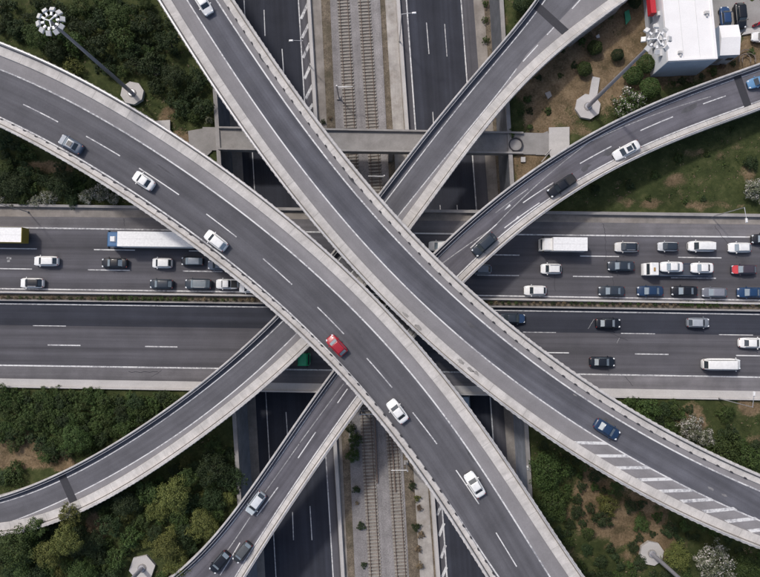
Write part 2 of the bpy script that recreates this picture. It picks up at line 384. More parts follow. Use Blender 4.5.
# bare soil patches surveyed in the photo: x, y, rx, ry, amount
SOIL=[(22,455,40,15,3.0),(62,466,16,8,2.2),(96,530,14,20,1.8),(166,115,12,14,1.6),(186,142,12,14,1.8),(46,167,26,7,1.6),(600,60,70,50,2.2),(560,85,48,40,2.0),(640,20,40,30,2.0),(700,70,60,22,1.6),(530,168,26,26,2.0),(600,515,34,44,1.5),(640,530,44,34,1.7),(690,420,26,20,1.3),(750,408,18,10,1.2),(60,243,1,1,0),(45,168,26,8,1.0),(18,452,34,16,1.2),(60,464,18,10,1.0),(95,528,16,22,1.0),(28,4,8,12,0.7),(140,72,10,10,0.7),(166,112,12,16,1.0),(185,140,14,20,1.3),(58,64,6,10,.6),
      (600,60,66,54,1.5),(560,90,54,40,1.3),(622,20,40,30,1.4),(530,170,28,28,1.1),(668,180,20,16,0.9),(712,152,56,12,1.0),(640,203,40,9,1.0),(600,205,30,6,.6),(700,205,60,5,.8),(745,175,14,22,0.9),(690,205,40,8,0.5),(504,18,8,26,0.9),
      (705,60,60,34,1.2),(750,50,30,30,1.2),(690,412,22,14,0.9),(745,405,18,8,0.7),(590,505,30,44,1.1),(625,530,42,40,1.4),(665,500,30,24,1.0),(690,545,18,24,0.8),(575,555,16,26,0.9),(640,560,30,20,0.9),(715,405,20,8,.6),(760,440,20,8,.8),(720,530,14,14,.6)]
def soil(x,y):
    u,v=inv(x,y,0.0); a=np.zeros_like(u)
    for cx,cy,rx,ry,k in SOIL: a=np.maximum(a,k*np.exp(-((u-cx)/rx)**2-((v-cy)/ry)**2))
    nz=fbm(x,y,0.22,3); nf=fbm(x,y,0.75,41); return np.clip((a*(0.55+0.9*nf)+(nz-0.5)*1.8+(nf-0.5)*0.5-0.36)*1.15,0,1)
def ground_mat():
    m,n,l,b=node_mat('grass_and_soil')
    at=n.new('ShaderNodeAttribute'); at.attribute_name='soil'
    geo=n.new('ShaderNodeNewGeometry')
    n1=N(n,'ShaderNodeTexNoise',Scale=0.5,Detail=8.0,Roughness=0.75); l.new(geo.outputs['Position'],n1.inputs['Vector'])
    n2=N(n,'ShaderNodeTexNoise',Scale=3.5,Detail=4.0,Roughness=0.8); l.new(geo.outputs['Position'],n2.inputs['Vector'])
    gr=ramp(n,l,n1.outputs['Fac'],[(0.3,(0.026,0.034,0.014)),(0.5,(0.046,0.058,0.022)),(0.64,(0.078,0.086,0.036)),(0.8,(0.13,0.115,0.062))]).outputs[0]
    so_=ramp(n,l,n2.outputs['Fac'],[(0.25,(0.085,0.068,0.042)),(0.5,(0.165,0.125,0.080)),(0.75,(0.25,0.20,0.14))]).outputs[0]
    n3=N(n,'ShaderNodeTexNoise',Scale=0.28,Detail=5.0,Roughness=0.7); l.new(geo.outputs['Position'],n3.inputs['Vector'])
    so_=mixc(n,l,1.0,so_,ramp(n,l,n3.outputs['Fac'],[(0.35,(0.55,0.56,0.50)),(0.5,(1.0,0.95,0.9)),(0.68,(1.45,1.4,1.35))]).outputs[0],'MULTIPLY')
    ad=n.new('ShaderNodeMath'); ad.operation='MULTIPLY_ADD'; ad.inputs[1].default_value=1.0
    sb=n.new('ShaderNodeMath'); sb.operation='MULTIPLY_ADD'; sb.inputs[1].default_value=1.0; sb.inputs[2].default_value=-0.5; l.new(n2.outputs['Fac'],sb.inputs[0])
    l.new(at.outputs['Fac'],ad.inputs[0]); l.new(sb.outputs[0],ad.inputs[2])
    f=ramp(n,l,ad.outputs[0],[(0.3,(0,0,0)),(0.7,(1,1,1))]).outputs[0]
    l.new(mixc(n,l,f,gr,so_),b.inputs['Base Color']); b.inputs['Roughness'].default_value=0.95; b.inputs['Specular IOR Level'].default_value=0.1
    bp=n.new('ShaderNodeBump'); bp.inputs['Strength'].default_value=0.7; bp.inputs['Distance'].default_value=0.15; l.new(n2.outputs['Fac'],bp.inputs['Height']); l.new(bp.outputs[0],b.inputs['Normal'])
    return m
GROUND=ground_mat()
def wall_xy(f,sarr): return np.array([NS.pt(t,f(t),0) for t in sarr])
def ground(name, f, outward):
    # distances outwards from the trench edge and stations along it
    D=np.r_[np.arange(0.5,70,0.7),80,100,150,300,900,3000]
    Y=np.r_[-3000,-900,-300,-150,-100,np.arange(-62,66,0.7),100,150,300,900,3000]
    s_all=np.linspace(NS.s0,NS.s1,50); W=wall_xy(f,s_all); o=np.argsort(W[:,1])
    cf=np.polyfit(W[:,1],W[:,0],1); XW=np.polyval(cf,Y)
    gx=XW[:,None]+outward*D[None,:]; gy=np.repeat(Y[:,None],len(D),1)
    u,v=inv(gx,gy,0.0)
    hw=np.exp(-((v-301)/110.0)**4)
    hz=-0.28+(fbm(gx,gy,0.12,11)-0.5)*0.9*(1-hw)*np.clip(D/6,0,1)[None,:]+(fbm(gx,gy,0.6,17)-0.5)*0.25*(1-hw)
    hz=np.where(np.abs(gy)>500,-0.28,hz)
    V=np.stack([gx,gy,hz],-1).reshape(-1,3); nr,nc=gx.shape
    idx=np.arange(nr*nc).reshape(nr,nc)
    q=np.stack([idx[:-1,:-1],idx[:-1,1:],idx[1:,1:],idx[1:,:-1]],-1).reshape(-1,4)
    if outward<0: q=q[:,::-1]
    me=bpy.data.meshes.new(name); me.from_pydata(V.tolist(),[],q.tolist()); me.materials.append(GROUND)
    a=me.attributes.new('soil','FLOAT','POINT'); a.data.foreach_set('value',soil(gx,gy).reshape(-1).astype(np.float32))
    me.polygons.foreach_set('use_smooth',[True]*len(me.polygons))
    ob=bpy.data.objects.new(name,me); COL.objects.link(ob); ob['kind']='structure'
ground('ground_west',wallW,-1); ground('ground_east',wallE,1)

# ------------------------------------------------------------------ east-west highway
EW=Curve([(0,297.5),(380,301.3),(760,305)],0.0,2,150)
def ew(*pts): return EW.off([tuple(p) for p in pts],2)
nw_out=ew((0,204.5),(190,206.5),(400,210),(570,211.3),(760,214.5)); nw_in=ew((0,207.5),(190,210),(400,213),(570,215.5),(760,218)); sh_n=ew((0,216.6),(190,218),(430,220.5),(600,223),(760,224.5))
l_n=ew((0,227.3),(185,230.4),(413,233.4),(540,234.6),(760,237.2)); l_m1=ew((0,288.6),(250,292.3),(478,295.2),(570,296.9),(760,300.3))
l_m2=ew((0,303.8),(190,305.8),(493,310),(570,311.8),(760,314.2)); l_s=ew((0,365),(190,368.4),(450,371.5),(579,374.2),(760,377.2))
sh_s=ew((0,378.3),(190,381.5),(460,385.5),(600,388.5),(760,391)); sw_out=ew((0,386.7),(188,391),(470,394),(620,398),(760,400))
mid_l=ew((0,325),(190,327.3),(570,332.8),(760,335.2))
mb=MB(); sweep(mb,EW,lambda t:[(sw_out(t)-0.1,-0.02),(sw_out(t)-0.1,-1.3),(nw_out(t)+0.1,-1.3),(nw_out(t)+0.1,-0.02)],0.0,step=6); structure(mb.build('highway_deck',CONC_D))
def hb(name,mat,a,b,dz): 
    mb=MB(); ribbon(mb,EW,a,b,dz,step=4); return structure(mb.build(name,mat))
hb('highway_westbound',ASPH_H,sh_n,lambda t:l_m1(t)-0.35,0.0)
hb('highway_shoulder',ASPH_S,sh_n,lambda t:l_n(t)+0.1,0.006)
hb('highway_eastbound_dark_lane',ASPH_D,mid_l,lambda t:l_m2(t)+0.5,0.0)
hb('highway_eastbound',ASPH_H,mid_l,sh_s,0.001)
hb('highway_shoulder',ASPH_S,lambda t:l_s(t)-0.1,sh_s,0.007)
hb('walkway',CONC_B,nw_out,sh_n,0.03)
hb('walkway',CONC,sh_s,lambda t:sw_out(t)+0.3,0.04)
hb('median_soil',DIRT,lambda t:l_m1(t)-0.9,lambda t:l_m2(t)+0.9,0.05)
mb=MB()
for f,w_ in ((l_n,0.24),(l_m1,0.22),(l_m2,0.22),(l_s,0.24)): line(mb,EW,f,w_,0.012)
for x0,x1 in ((-3,37),(94,135),(189,230),(284,325),(381,421),(479,519.5),(580,619),(678,721.5)):
    y=lambda x:248.4+x*0.0131
    dash(mb,EW,(x0,y(x0)),(x1,y(x1)),0.18,0.012)
for x0,x1 in ((-8,32),(88,130),(183,222.5),(281,320),(379,418),(477,519),(573,613),(671,716)):
    y=lambda x:268.6+x*0.0135
    dash(mb,EW,(x0,y(x0)),(x1,y(x1)),0.18,0.012)
for x0,x1 in ((47.7,80.4),(145,177.4),(243,275),(341,373),(439,471),(537,569),(635,668.5),(736,770)):
    y=lambda x:344.2+x*0.0152
    dash(mb,EW,(x0,y(x0)),(x1,y(x1)),0.2,0.012)
for x0,x1 in ((33,66),(621,655),(719,753),(523,556)):
    dash(mb,EW,(x0,325.2+x0*0.0131),(x1,325.2+x1*0.0131),0.13,0.012)
structure(mb.build('road_markings',WHITE))
# tar seams and cracks across the carriageways
mb=MB()
def crack(z, pts, w=0.07, jit=0.12):
    pp=[]
    for (x0,y0),(x1,y1) in zip(pts,pts[1:]):
        n=8
        for i in range(n): pp.append(P3(x0+(x1-x0)*i/n,y0+(y1-y0)*i/n,z)+Vector((random.uniform(-jit,jit),random.uniform(-jit,jit),0)))
    for a,b in zip(pp,pp[1:]):
        d=(b-a).normalized(); n_=Vector((-d.y,d.x,0))*w/2; mb.poly([a-n_,b-n_,b+n_,a+n_])
crack(0.016,[(603,224),(605,232),(606,258),(604,262)]); crack(0.016,[(612,262),(614,290)]); crack(0.016,[(715,226),(722,237),(733,250)]); crack(0.016,[(554,262),(555,296)])
crack(0.016,[(162,370),(150,378)]); crack(0.016,[(128,372),(162,372)],0.1); crack(0.016,[(124,218),(125,228)]); crack(0.016,[(628,340),(604,330)]); crack(0.016,[(625,376),(634,388)])
structure(mb.build('road_seams',TAR))
mb=MB(); crack(0.02,[(588,329),(595,318)],0.08,.05); crack(0.02,[(617,343),(620,337)],0.08,.05)
for x,y in ((8,258),(8.5,261),(10,258.5)): p=P3(x,y,0.018); mb.box(p,(0.5,0.35,0.004))
structure(mb.build('road_scuffs',WHITE_W))
# barriers and railings of the highway
def hwall(name,prof,f,mat,lab,cat='barrier'):
    mb=MB(); sweep(mb,EW,prof,f,step=5); return tag(mb.build(name,mat),lab,cat)
hwall('crash_barrier',[(-0.22,0.05),(-0.12,0.85),(0.12,0.85),(0.22,0.05)],lambda t:l_m1(t)-0.62,CONC,'pale concrete barrier along the north side of the planted median')
hwall('crash_barrier',[(-0.18,0.05),(-0.1,0.8),(0.1,0.8),(0.18,0.05)],lambda t:l_m2(t)+0.62,CONC_D,'grey concrete barrier along the south side of the planted median')
hwall('low_wall',[(-0.22,0.0),(-0.22,0.7),(0.22,0.7),(0.22,0.0)],lambda t:nw_in(t)+0.3,CONC_D,'long low wall on the north edge of the highway','wall')
hwall('low_wall',[(-0.14,0.0),(-0.14,0.35),(0.14,0.35),(0.14,0.0)],lambda t:sw_out(t)+0.15,CONC,'long low wall on the south edge of the highway','wall')


# ------------------------------------------------------------------ old local bridge north of the highway
LB=Curve([(205,139),(380,141.7),(548,143.8)],0.06,1,0.5)
lb_n=LB.off([(215,127.3),(540,133)],1); lb_s=LB.off([(215,150.3),(540,154.6)],1)
root=tag(empty('old_bridge',LB.pt((LB.s0+LB.s1)/2,0)),'flat grey service bridge crossing the railway north of the highway','bridge')
def part(mb,name,mat,root,**k): return adopt(mb.build(name,mat,**k),root)
mb=MB(); sweep(mb,LB,lambda t:[(lb_s(t),0.0),(lb_s(t),-1.1),(lb_n(t),-1.1),(lb_n(t),0.0)],0,step=4); part(mb,'deck',BRIDGEC,root)
for f in (lambda t:lb_n(t)-0.15,lambda t:lb_s(t)+0.15):
    mb=MB(); sweep(mb,LB,[(-0.15,0.003),(-0.15,0.55),(0.15,0.55),(0.15,0.003)],f,step=4,s0=LB.s0+3,s1=LB.s1-5); part(mb,'parapet',CONC_D,root)
for x in (316.5,391): 
    p=P3(x,142,0); mb=MB(); mb.box((p.x,p.y,-4),(0.8,3.6,6.1)); part(mb,'pier',CONC_D,root)

# ------------------------------------------------------------------ viaducts
def viaduct(label, cv, eL, eR, lines, mats, sideL, sideR, joints=(), piers=(), solid=(), gz=-0.4):
    """eL > eR offsets of the outer edges. sides: dict(strip=width, kind)"""
    sm=(cv.s0+cv.s1)/2; root=tag(empty('viaduct',cv.pt(sm,(eL(sm)+eR(sm))/2)),label,'bridge')
    def gird(t):
        a,b=eL(t),eR(t); w_=a-b
        return [(a,-0.02),(a,-0.45),(a-min(2.2,w_*.25),-0.8),(a-min(3.0,w_*.3),-1.9),(b+min(3.0,w_*.3),-1.9),(b+min(2.2,w_*.25),-0.8),(b,-0.45),(b,-0.02)]
    mb=MB(); sweep(mb,cv,gird,0,step=2); part(mb,'deck',CONC_D,root)
    for s0,s1 in solid:      # embankment walls where the ramp meets the ground
        mb=MB(); sweep(mb,cv,lambda t:[(eL(t)-0.25,-0.46),(eL(t)-0.25,gz-float(np.interp(t,cv.S,cv.Z))),(eR(t)+0.25,gz-float(np.interp(t,cv.S,cv.Z))),(eR(t)+0.25,-0.46)],0,s0=s0,s1=s1,step=2); part(mb,'abutment',CONC_D,root)
    iL=lambda t:eL(t)-sideL['w']; iR=lambda t:eR(t)+sideR['w']
    mb=MB(); ribbon(mb,cv,iR,iL,0.0); part(mb,'roadway',mats[0],root)
    for a,b in lines.get('shoulders',()):
        mb=MB(); ribbon(mb,cv,a if a!='R' else iR,b if b!='L' else iL,0.005); part(mb,'shoulder',mats[1],root)
    mb=MB()
    for it in lines.get('solid',()):
        f,w_=it[0],it[1]; line(mb,cv,f,w_,0.011,*(it[2:] if len(it)>2 else ()))
    if mb.f: part(mb,'edge_line',WHITE,root)
    mb=MB()
    for a,b in lines.get('dash',()): mb=MB(); dash(mb,cv,a,b,0.17,0.011); part(mb,'lane_dash',WHITE,root)
    for q in lines.get('bars',()):
        mb=MB(); mb.poly([Vector(cv.pt(*cv.sd(*p),0.013)) for p in q]); part(mb,lines.get('barname','lane_arrow'),WHITE,root)
    for a,b in lines.get('worn',()): mb=MB(); dash(mb,cv,a,b,0.14,0.010); part(mb,'worn_line',WHITE_W,root)
    for k,(sd,e,sg) in enumerate(((sideL,eL,-1),(sideR,eR,1))):
        w_=sd['w']; pw=sd.get('pw',0.42)
        if w_-pw>0.25:     # raised verge strip
            mb=MB(); sweep(mb,cv,[(sg*(pw+0.12),-0.01),(sg*(pw+0.12),0.2),(sg*(w_-0.04),0.2),(sg*w_,0.15),(sg*w_,-0.01)],e); part(mb,'verge',VERGE,root)
            mb=MB(); ribbon(mb,cv,lambda t:e(t)+sg*pw,lambda t:e(t)+sg*(pw+0.12),0.05); part(mb,'gutter',CONC_B,root)
        po=sd.get('posts',0)
        def ppf(t,sg=sg,pw=pw,po=po):
            k=0.0
            if po: k=-sg*0.07*(1 if ((t-cv.s0)%po)<po*0.3 else 0)
            return [(0,-0.4),(k,-0.1),(k,0.82),(sg*0.03,0.9),(sg*(pw-0.1),0.9),(sg*(pw-0.02),0.8),(sg*pw,-0.01)]
        mb=MB(); sweep(mb,cv,ppf,e,step=po/5 if po else 1.5); part(mb,'parapet',sd.get('mat',PARA),root)
        if sd.get('rail'):
            mb=MB(); sweep(mb,cv,[(-0.05,0.9),(-0.05,1.0),(0.05,1.0),(0.05,0.9)],lambda t:e(t)+sg*pw*0.5); part(mb,'hand_rail',GALV,root)
        if sd.get('drain'):
            p0=sd['drain']; s_=[cv.sd(*p)[0] for p in p0]; t=s_[0]; sp=sd['dsp']; gp=None
            while t<s_[-1]:
                d=e(t)+sg*(w_-0.05)
                if gp is None:
                    mb=MB(); mb.prism([(x_*.72,y_*.6) for x_,y_ in ([(-.28,-.17),(.2,-.19),(.55,.02*sg),(.5,.12*sg),(.1,.2),(-.26,.16)] if sg>0 else [(-.28,-.17),(.1,-.2),(.5,-.12),(.55,0),(.2,.19),(-.26,.16)])],0.02,0.215); gp=mb.build('drain_gully',TAR); q=gp
                else: q=gp.copy(); COL.objects.link(q)
                q.parent=root; q.location=Vector(cv.pt(t,d,0))-root.location; q.rotation_euler=(0,0,cv.ang(t)); t+=sp
        if sd.get('guard'):
            gd=sd['guard']; mb=MB(); sweep(mb,cv,[(-0.06,0.45),(-0.03,0.75),(0.03,0.75),(0.06,0.45)],lambda t:e(t)+sg*gd)
            t=cv.s0
            while t<cv.s1: mb.box(cv.pt(t,e(t)+sg*gd,0.3),(0.1,0.1,0.6),cv.ang(t)); t+=2.5
            part(mb,'guard_rail',GALV,root)
    for (px,py),w_ in joints:
        s_=cv.sd(px,py)[0]; mb=MB(); ribbon(mb,cv,iR,iL,0.015,s_-w_/2,s_+w_/2); part(mb,'expansion_joint',TAR,root)
    for (px,py),gzz in piers:
        s_,d_=cv.sd(px,py); zt=float(np.interp(s_,cv.S,cv.Z)); c=(eL(s_)+eR(s_))/2; x,y,_=cv.pt(s_,c)
        mb=MB(); n=16; a=cv.ang(s_)
        ring=[(x+1.0*math.cos(2*math.pi*i/n),y+1.0*math.sin(2*math.pi*i/n)) for i in range(n)]
        mb.prism(ring,gzz,zt-2.6); mb.box((x,y,zt-2.3),(1.6,min(5.5,(eL(s_)-eR(s_))*0.5),0.78),a); part(mb,'pier',CONC_D,root)
    return root

ZA,ZB=13.0,13.3
A=Curve([(0,84.5),(60,114),(120,147.5),(190,196.5),(250,240.5),(310,294),(360,345),(410,404),(450,462),(490,526),(530,594)],ZA,5,90)
A_up=A.off([(0,41.5),(25,53),(60,69),(93,87),(121,100.5),(151,115.6),(190,149),(220,166),(255,191.5),(290.5,218),(321,242),(346,264),(371,288),(380,304),(402.6,329),(425,355),(443,377),(463,403),(488,433),(505.7,456),(531,491),(553.4,527.5),(570,560)],3)
A_lo=A.off([(0,127),(34,145),(60.3,159),(100.5,182.7),(138,206.6),(171,230.5),(190,245),(215,262),(250,290),(278,315),(305.6,340),(330.7,368),(361,398),(380,421),(405,457),(430,488.5),(455.4,525),(485.5,577)],3)
A_l1=A.off([(0,69),(50,91.7),(100.5,119.4),(141,143.5),(190,174.8),(227.7,200),(265.4,230.5),(290.5,250.5),(331,290),(380,339),(412.7,375.5),(435,404),(456,433),(480.5,467),(505.6,503.6),(531,543),(548,577)],4)
A_l2=A.off([(0,117),(53,144.5),(100.5,171.4),(145.8,201.5),(190,232),(227.7,257),(265.4,290),(298,320),(330.7,355),(361,388),(380,410.6),(397.6,432),(422.7,464.7),(455.4,510),(480.5,547.6),(497,577)],4)
viaduct('upper viaduct sweeping from left edge to bottom, carrying the red car',A,A_up,A_lo,
    dict(shoulders=[(A_l1,'L')],solid=[(A_l1,0.22),(A_l2,0.22)],
         dash=[((23,104.3),(58,122)),((86,136.2),(120,156)),((139,168.2),(179,194.8)),((206.3,214),(236.5,237)),((263,258.6),(292,284.5)),((317.4,307),(344,334)),((366.7,358),(392,387.5)),((412.7,412.4),(437,444)),((456,470),(479,504)),((496,532.5),(516.7,566.5)),((-38,75),(-4,90))]),
    (ASPH,SHOUL),dict(w=1.95,pw=0.40,posts=1.05,rail=True),dict(w=1.25,pw=0.42,posts=1.05,drain=[(0,124),(490,577)],dsp=2.1),
    piers=[((70,118),-0.5),((172,184),-0.5),((425,428),TRENCH)])
B=Curve([(196,0),(230,56),(270,112),(310,164),(355,215),(400,264),(450,309),(500,346),(560,386),(620,425),(690,468),(760,506)],ZB,5,90)
B_up=B.off([(234,0),(248,22),(262.5,43.7),(273.7,60),(285,75),(303.7,99),(324,129),(343.7,153.7),(361,176),(380,199),(405,228),(430,250.5),(455,275.6),(468,290),(493,310),(530.8,339),(555,356),(577.5,373.7),(600,390),(625,407.5),(655,423),(670.5,432),(710.7,452),(760,473.5)],4)
B_lo=B.off([(158,0),(190,51),(202.6,73),(217.6,94),(235,120.6),(254,145),(275.4,175),(298,204),(320.7,233),(346,260.6),(373.5,291),(410,329),(430,348),(455,366.6),(480.5,387),(505.6,407),(526,423),(550,439),(570,452),(595,468.5),(633,490),(670.5,510),(710.7,529),(760,547.6)],4)
B_l1=B.off([(216.4,0),(245.3,45),(273,85.5),(303,125.6),(320,149.4),(338.7,173.7),(361,201),(380,223),(412.7,255.6),(445,290),(480.5,320),(530,358.5),(558.7,380),(587,400),(616,418.7),(655,441),(683,456),(721,473),(760,491)],4)
B_l2=B.off([(190,5),(227.7,64),(265.4,118),(284,145),(330.7,204),(380,261),(407.6,290),(442.8,322.7),(485.5,358),(515,380),(557.5,411),(603.7,441),(646,466.5),(683,486),(720.8,503.6),(760,520)],4)
bars=[]
for (x0,y0),(x1,y1) in (((577.5,442.6),(606,443.2)),((598.5,455.8),(625.5,455.9)),((619,467.8),(647.5,467.5)),((640.5,479.8),(670,478.8)),((662,491.2),(690.5,490)),((683.5,501.2),(711.5,499.2)),((706,511.6),(734,508.4)),((728.5,521.4),(755.5,518.2)),((751.5,531),(778,527.5)),((774,540),(801,536))):
    bars.append([(x0-4.5,y0-1.6),(x0-0.3,y0+1.5),(x1+3.6,y1+1.4),(x1-0.6,y1-1.5)])
viaduct('upper viaduct from the top to the right edge, with white hatch bars at one side',B,B_up,B_lo,
    dict(shoulders=[('R',B_l2),(B_l1,'L')],solid=[(B_l1,0.22),(B_l2,0.2)],bars=bars,barname='hatch_bar'),
    (ASPH_B,SHOUL),dict(w=1.45,pw=0.42,posts=1.05,drain=[(236,4),(760,478)],dsp=2.25),dict(w=1.8,pw=0.40,posts=1.05,rail=True),
    piers=[((330,175),TRENCH),((605,415),-0.5),((700,474),-0.5)])
zC=lambda x: float(np.interp(x,[-20,60,190,300,450,540,600],[2.6,3.2,6.3,6.8,6.6,4.6,3.6]))
C=Curve([(585,-12),(556,20),(528,49),(500,80),(470,113),(432,158),(394,210),(345,280),(292,330),(250,368),(220,394),(186,420),(150,446),(100,472),(50,496),(0,515)],zC,6,60)
C_up=C.off([(536,0),(515.7,25),(490.6,56),(468,81),(453.7,100),(425,134),(400,169),(380,191.5),(276.7,315),(240,348),(215,371.7),(190,391.8),(161,413),(133,432),(100.5,451),(60,471),(25,486),(0,496)],5)
C_lo=C.off([(612,12),(595,26),(570,42),(543,63),(515.7,93),(495,120),(480,140),(467.5,156),(455,171),(443,185),(407.6,229),(309.4,344),(273,380.5),(240,409),(209,433),(190,447),(161,468.5),(125.7,488.6),(83,509),(45,523),(0,536)],5)
C_l1=C.off([(546,0),(517,35),(480.5,78),(466.9,100),(429,145),(408.7,172),(385,201.5),(283,320),(240,360),(190,401),(148,432),(108,456),(63,478.5),(25,493.6),(0,504)],5)
C_l2=C.off([(517,69),(491.9,100),(455.4,145),(433.7,172),(397.6,218),(296.8,334),(240,381.7),(190,427),(183,432),(140.7,459.6),(100.5,480),(70,496),(37.7,511),(0,526)],5)
sC=C.sd(517,69)[0]
viaduct('single lane curved ramp without cars, passing under both upper viaducts',C,C_lo,C_up,
    dict(shoulders=[(C_l2,'L')],solid=[(C_l1,0.17),(C_l2,0.17,sC,C.s1)],dash=[((547,35),(556,25)),((523,61.6),(538,45)),((572,9),(581,-1))]),
    (ASPH_R,SHOUL),dict(w=2.0,pw=0.55,posts=0.8),dict(w=0.36,pw=0.34,guard=0.58),
    joints=[((552,20),1.5),((68,489),1.4)],solid=[(C.s0,C.sd(558,18)[0]),(C.sd(62,490)[0],C.s1)],
    piers=[((200,408),-0.5)])
zD=lambda x: float(np.interp(x,[150,200,260,350,480,600,745,800],[1.4,2.2,4.6,6.8,6.8,5.2,3.2,2.6]))
D=Curve([(800,74),(762,86),(705,103),(650,126),(600,152),(548,186),(500,222),(452,265),(400,318),(347,385),(315,432),(285,474),(255,514),(222,553),(185,594)],zD,6,60)
D_up=D.off([(760,64),(720.8,76.6),(683,91.7),(648,106),(607.7,125),(570,145.5),(540,164),(516,181),(500.6,194),(468,220.4),(432.8,253),(332,371.7),(310.6,400.6),(286.8,435),(265.4,466),(240,500),(220,528.8),(205,545),(171,575)],6)
D_lo=D.off([(760,110.6),(726,123),(683,138),(663,145),(620,169),(570,200),(521,229),(493,252),(464,283),(364,404),(340.8,435),(315.6,469.7),(290.5,507),(265.4,542.6),(248,575)],5)
sa=D.sd(742,90)[0]
viaduct('curved ramp with two arrows, carrying the black pickup under both upper viaducts',D,D_lo,D_up,
    dict(solid=[(lambda t:D_up(t)+1.12,0.13),(lambda t:D_lo(t)-1.55,0.2)],
         dash=[((640.4,130.7),(673,116.8)),((703,104),(725.8,96)),((580,163.6),(611.5,146.4)),((523,202.8),(553.4,182.7)),((470.5,248),(496.9,224)),((298,458),(315.6,432)),((337.5,403),(347.5,388.7)),((256.6,516),(278,487)),((220,575),(240,542.5)),((504.4,228),(539.6,202.8))],
         bars=[[(512.5,222.5),(518,216),(519.5,217.8)],[(504,210.5),(509.5,204),(511,205.8)]],
         worn=[((495.6,212.8),(528,189)),((592.6,140.7),(710.7,96.7)),((442.8,263),(492,229)),((300,442.5),(343.7,383.7)),((265,492),(299,444)),((227.7,550),(250,517)),((492,229),(590,141.5))]),
    (surf_mat('ramp_asphalt_worn',0.120,0.18,0.3,0.26,tint=(0.99,0.96,1.1),stain=0.3,staincol=(0.10,0.10,0.105)),SHOUL),dict(w=1.35,pw=0.5,rail=True),dict(w=0.4,pw=0.38,guard=0.66),
    joints=[((742,90),1.4)],solid=[(D.s0,sa),(D.sd(205,570)[0],D.s1)],
    piers=[((528,193),-0.5)])

# ------------------------------------------------------------------ vehicles
import bmesh
CARP={}
def carpaint(rgb, rough=0.32):
    k=tuple(rgb)
    if k not in CARP:
        m,n,l,b=node_mat('car_paint'); 
        geo=n.new('ShaderNodeNewGeometry'); n1=N(n,'ShaderNodeTexNoise',Scale=2.5,Detail=4.0); l.new(geo.outputs['Position'],n1.inputs['Vector'])
        l.new(ramp(n,l,n1.outputs['Fac'],[(0.3,tuple(x*0.88 for x in rgb)),(0.7,tuple(rgb))]).outputs[0],b.inputs['Base Color'])
        b.inputs['Roughness'].default_value=rough; b.inputs['Coat Weight'].default_value=0.25; b.inputs['Specular IOR Level'].default_value=0.35; b.inputs['Coat Roughness'].default_value=0.06; b.inputs['Metallic'].default_value=0.0
        CARP[k]=m
    return CARP[k]
C_WHITE=(0.80,0.80,0.79); C_SILVER=(0.42,0.43,0.44); C_GREY=(0.16,0.17,0.19); C_BLACK=(0.012,0.014,0.02); C_DARK=(0.03,0.04,0.055); C_BLUE=(0.018,0.042,0.095); C_RED=(0.34,0.018,0.032)
# kind: L,W,H, belt, windscreen base, roof front, roof rear, rear glass base (from the front, metres), hood nose height
KINDS=dict(sedan=(4.55,1.80,1.45,0.93,1.15,1.85,3.05,3.75,0.68),hatch=(4.10,1.75,1.50,0.96,0.98,1.62,3.35,3.92,0.70),
           suv=(4.60,1.88,1.70,1.08,1.10,1.65,3.85,4.38,0.85),mini=(3.55,1.62,1.50,0.95,0.75,1.30,3.0,3.42,0.70),
           van=(4.70,1.85,1.90,1.10,0.85,1.45,4.35,4.62,0.88),bigvan=(6.6,2.05,2.55,1.25,0.75,1.35,6.35,6.52,0.95),pickup=(5.2,1.85,1.75,1.05,1.30,1.85,3.10,3.45,0.90))
def loft(stations, mb, m=0, flip=False):
    rings=[[mb.vert(p,(p[0],p[1])) for p in r] for r in stations]; n=len(rings[0])
    for A_,B_ in zip(rings,rings[1:]):
        for i in range(n): j=(i+1)%n; mb.face((A_[i],A_[j],B_[j],B_[i]),m)
    mb.face(rings[0][::-1],m); mb.face(rings[-1],m)
def car_body(mb,L,W,H,belt,nose,xw,xrg,bed=None):
    st=[]; us=[-1,-.985,-.95,-.88,-.78,-.6,-.35,0,.35,.6,.78,.88,.95,.985,1]
    xs=[u*L/2 for u in us]
    for x,u in zip(xs,us):
        w_=W/2*(0.60+0.40*max(0,1-abs(u)**5.5)**0.45); fr=L/2-x
        top=np.interp(fr,[0,0.10,0.35,xw,xrg,max(L-0.15,xrg+.02),L],[nose-0.16,nose-0.03,nose+0.04,belt,belt,belt-0.05,belt-0.22])
        zb=0.22+0.10*abs(u)**8
        half=[(0.80*w_,zb),(0.97*w_,zb+0.12),(w_,0.5),(0.985*w_,top*0.86),(0.90*w_,top*0.965),(0.72*w_,top+0.012),(0.35*w_,top+0.035)]
        st.append([(x,y,z) for y,z in half]+[(x,-y,z) for y,z in half[::-1]])
    loft(st,mb)
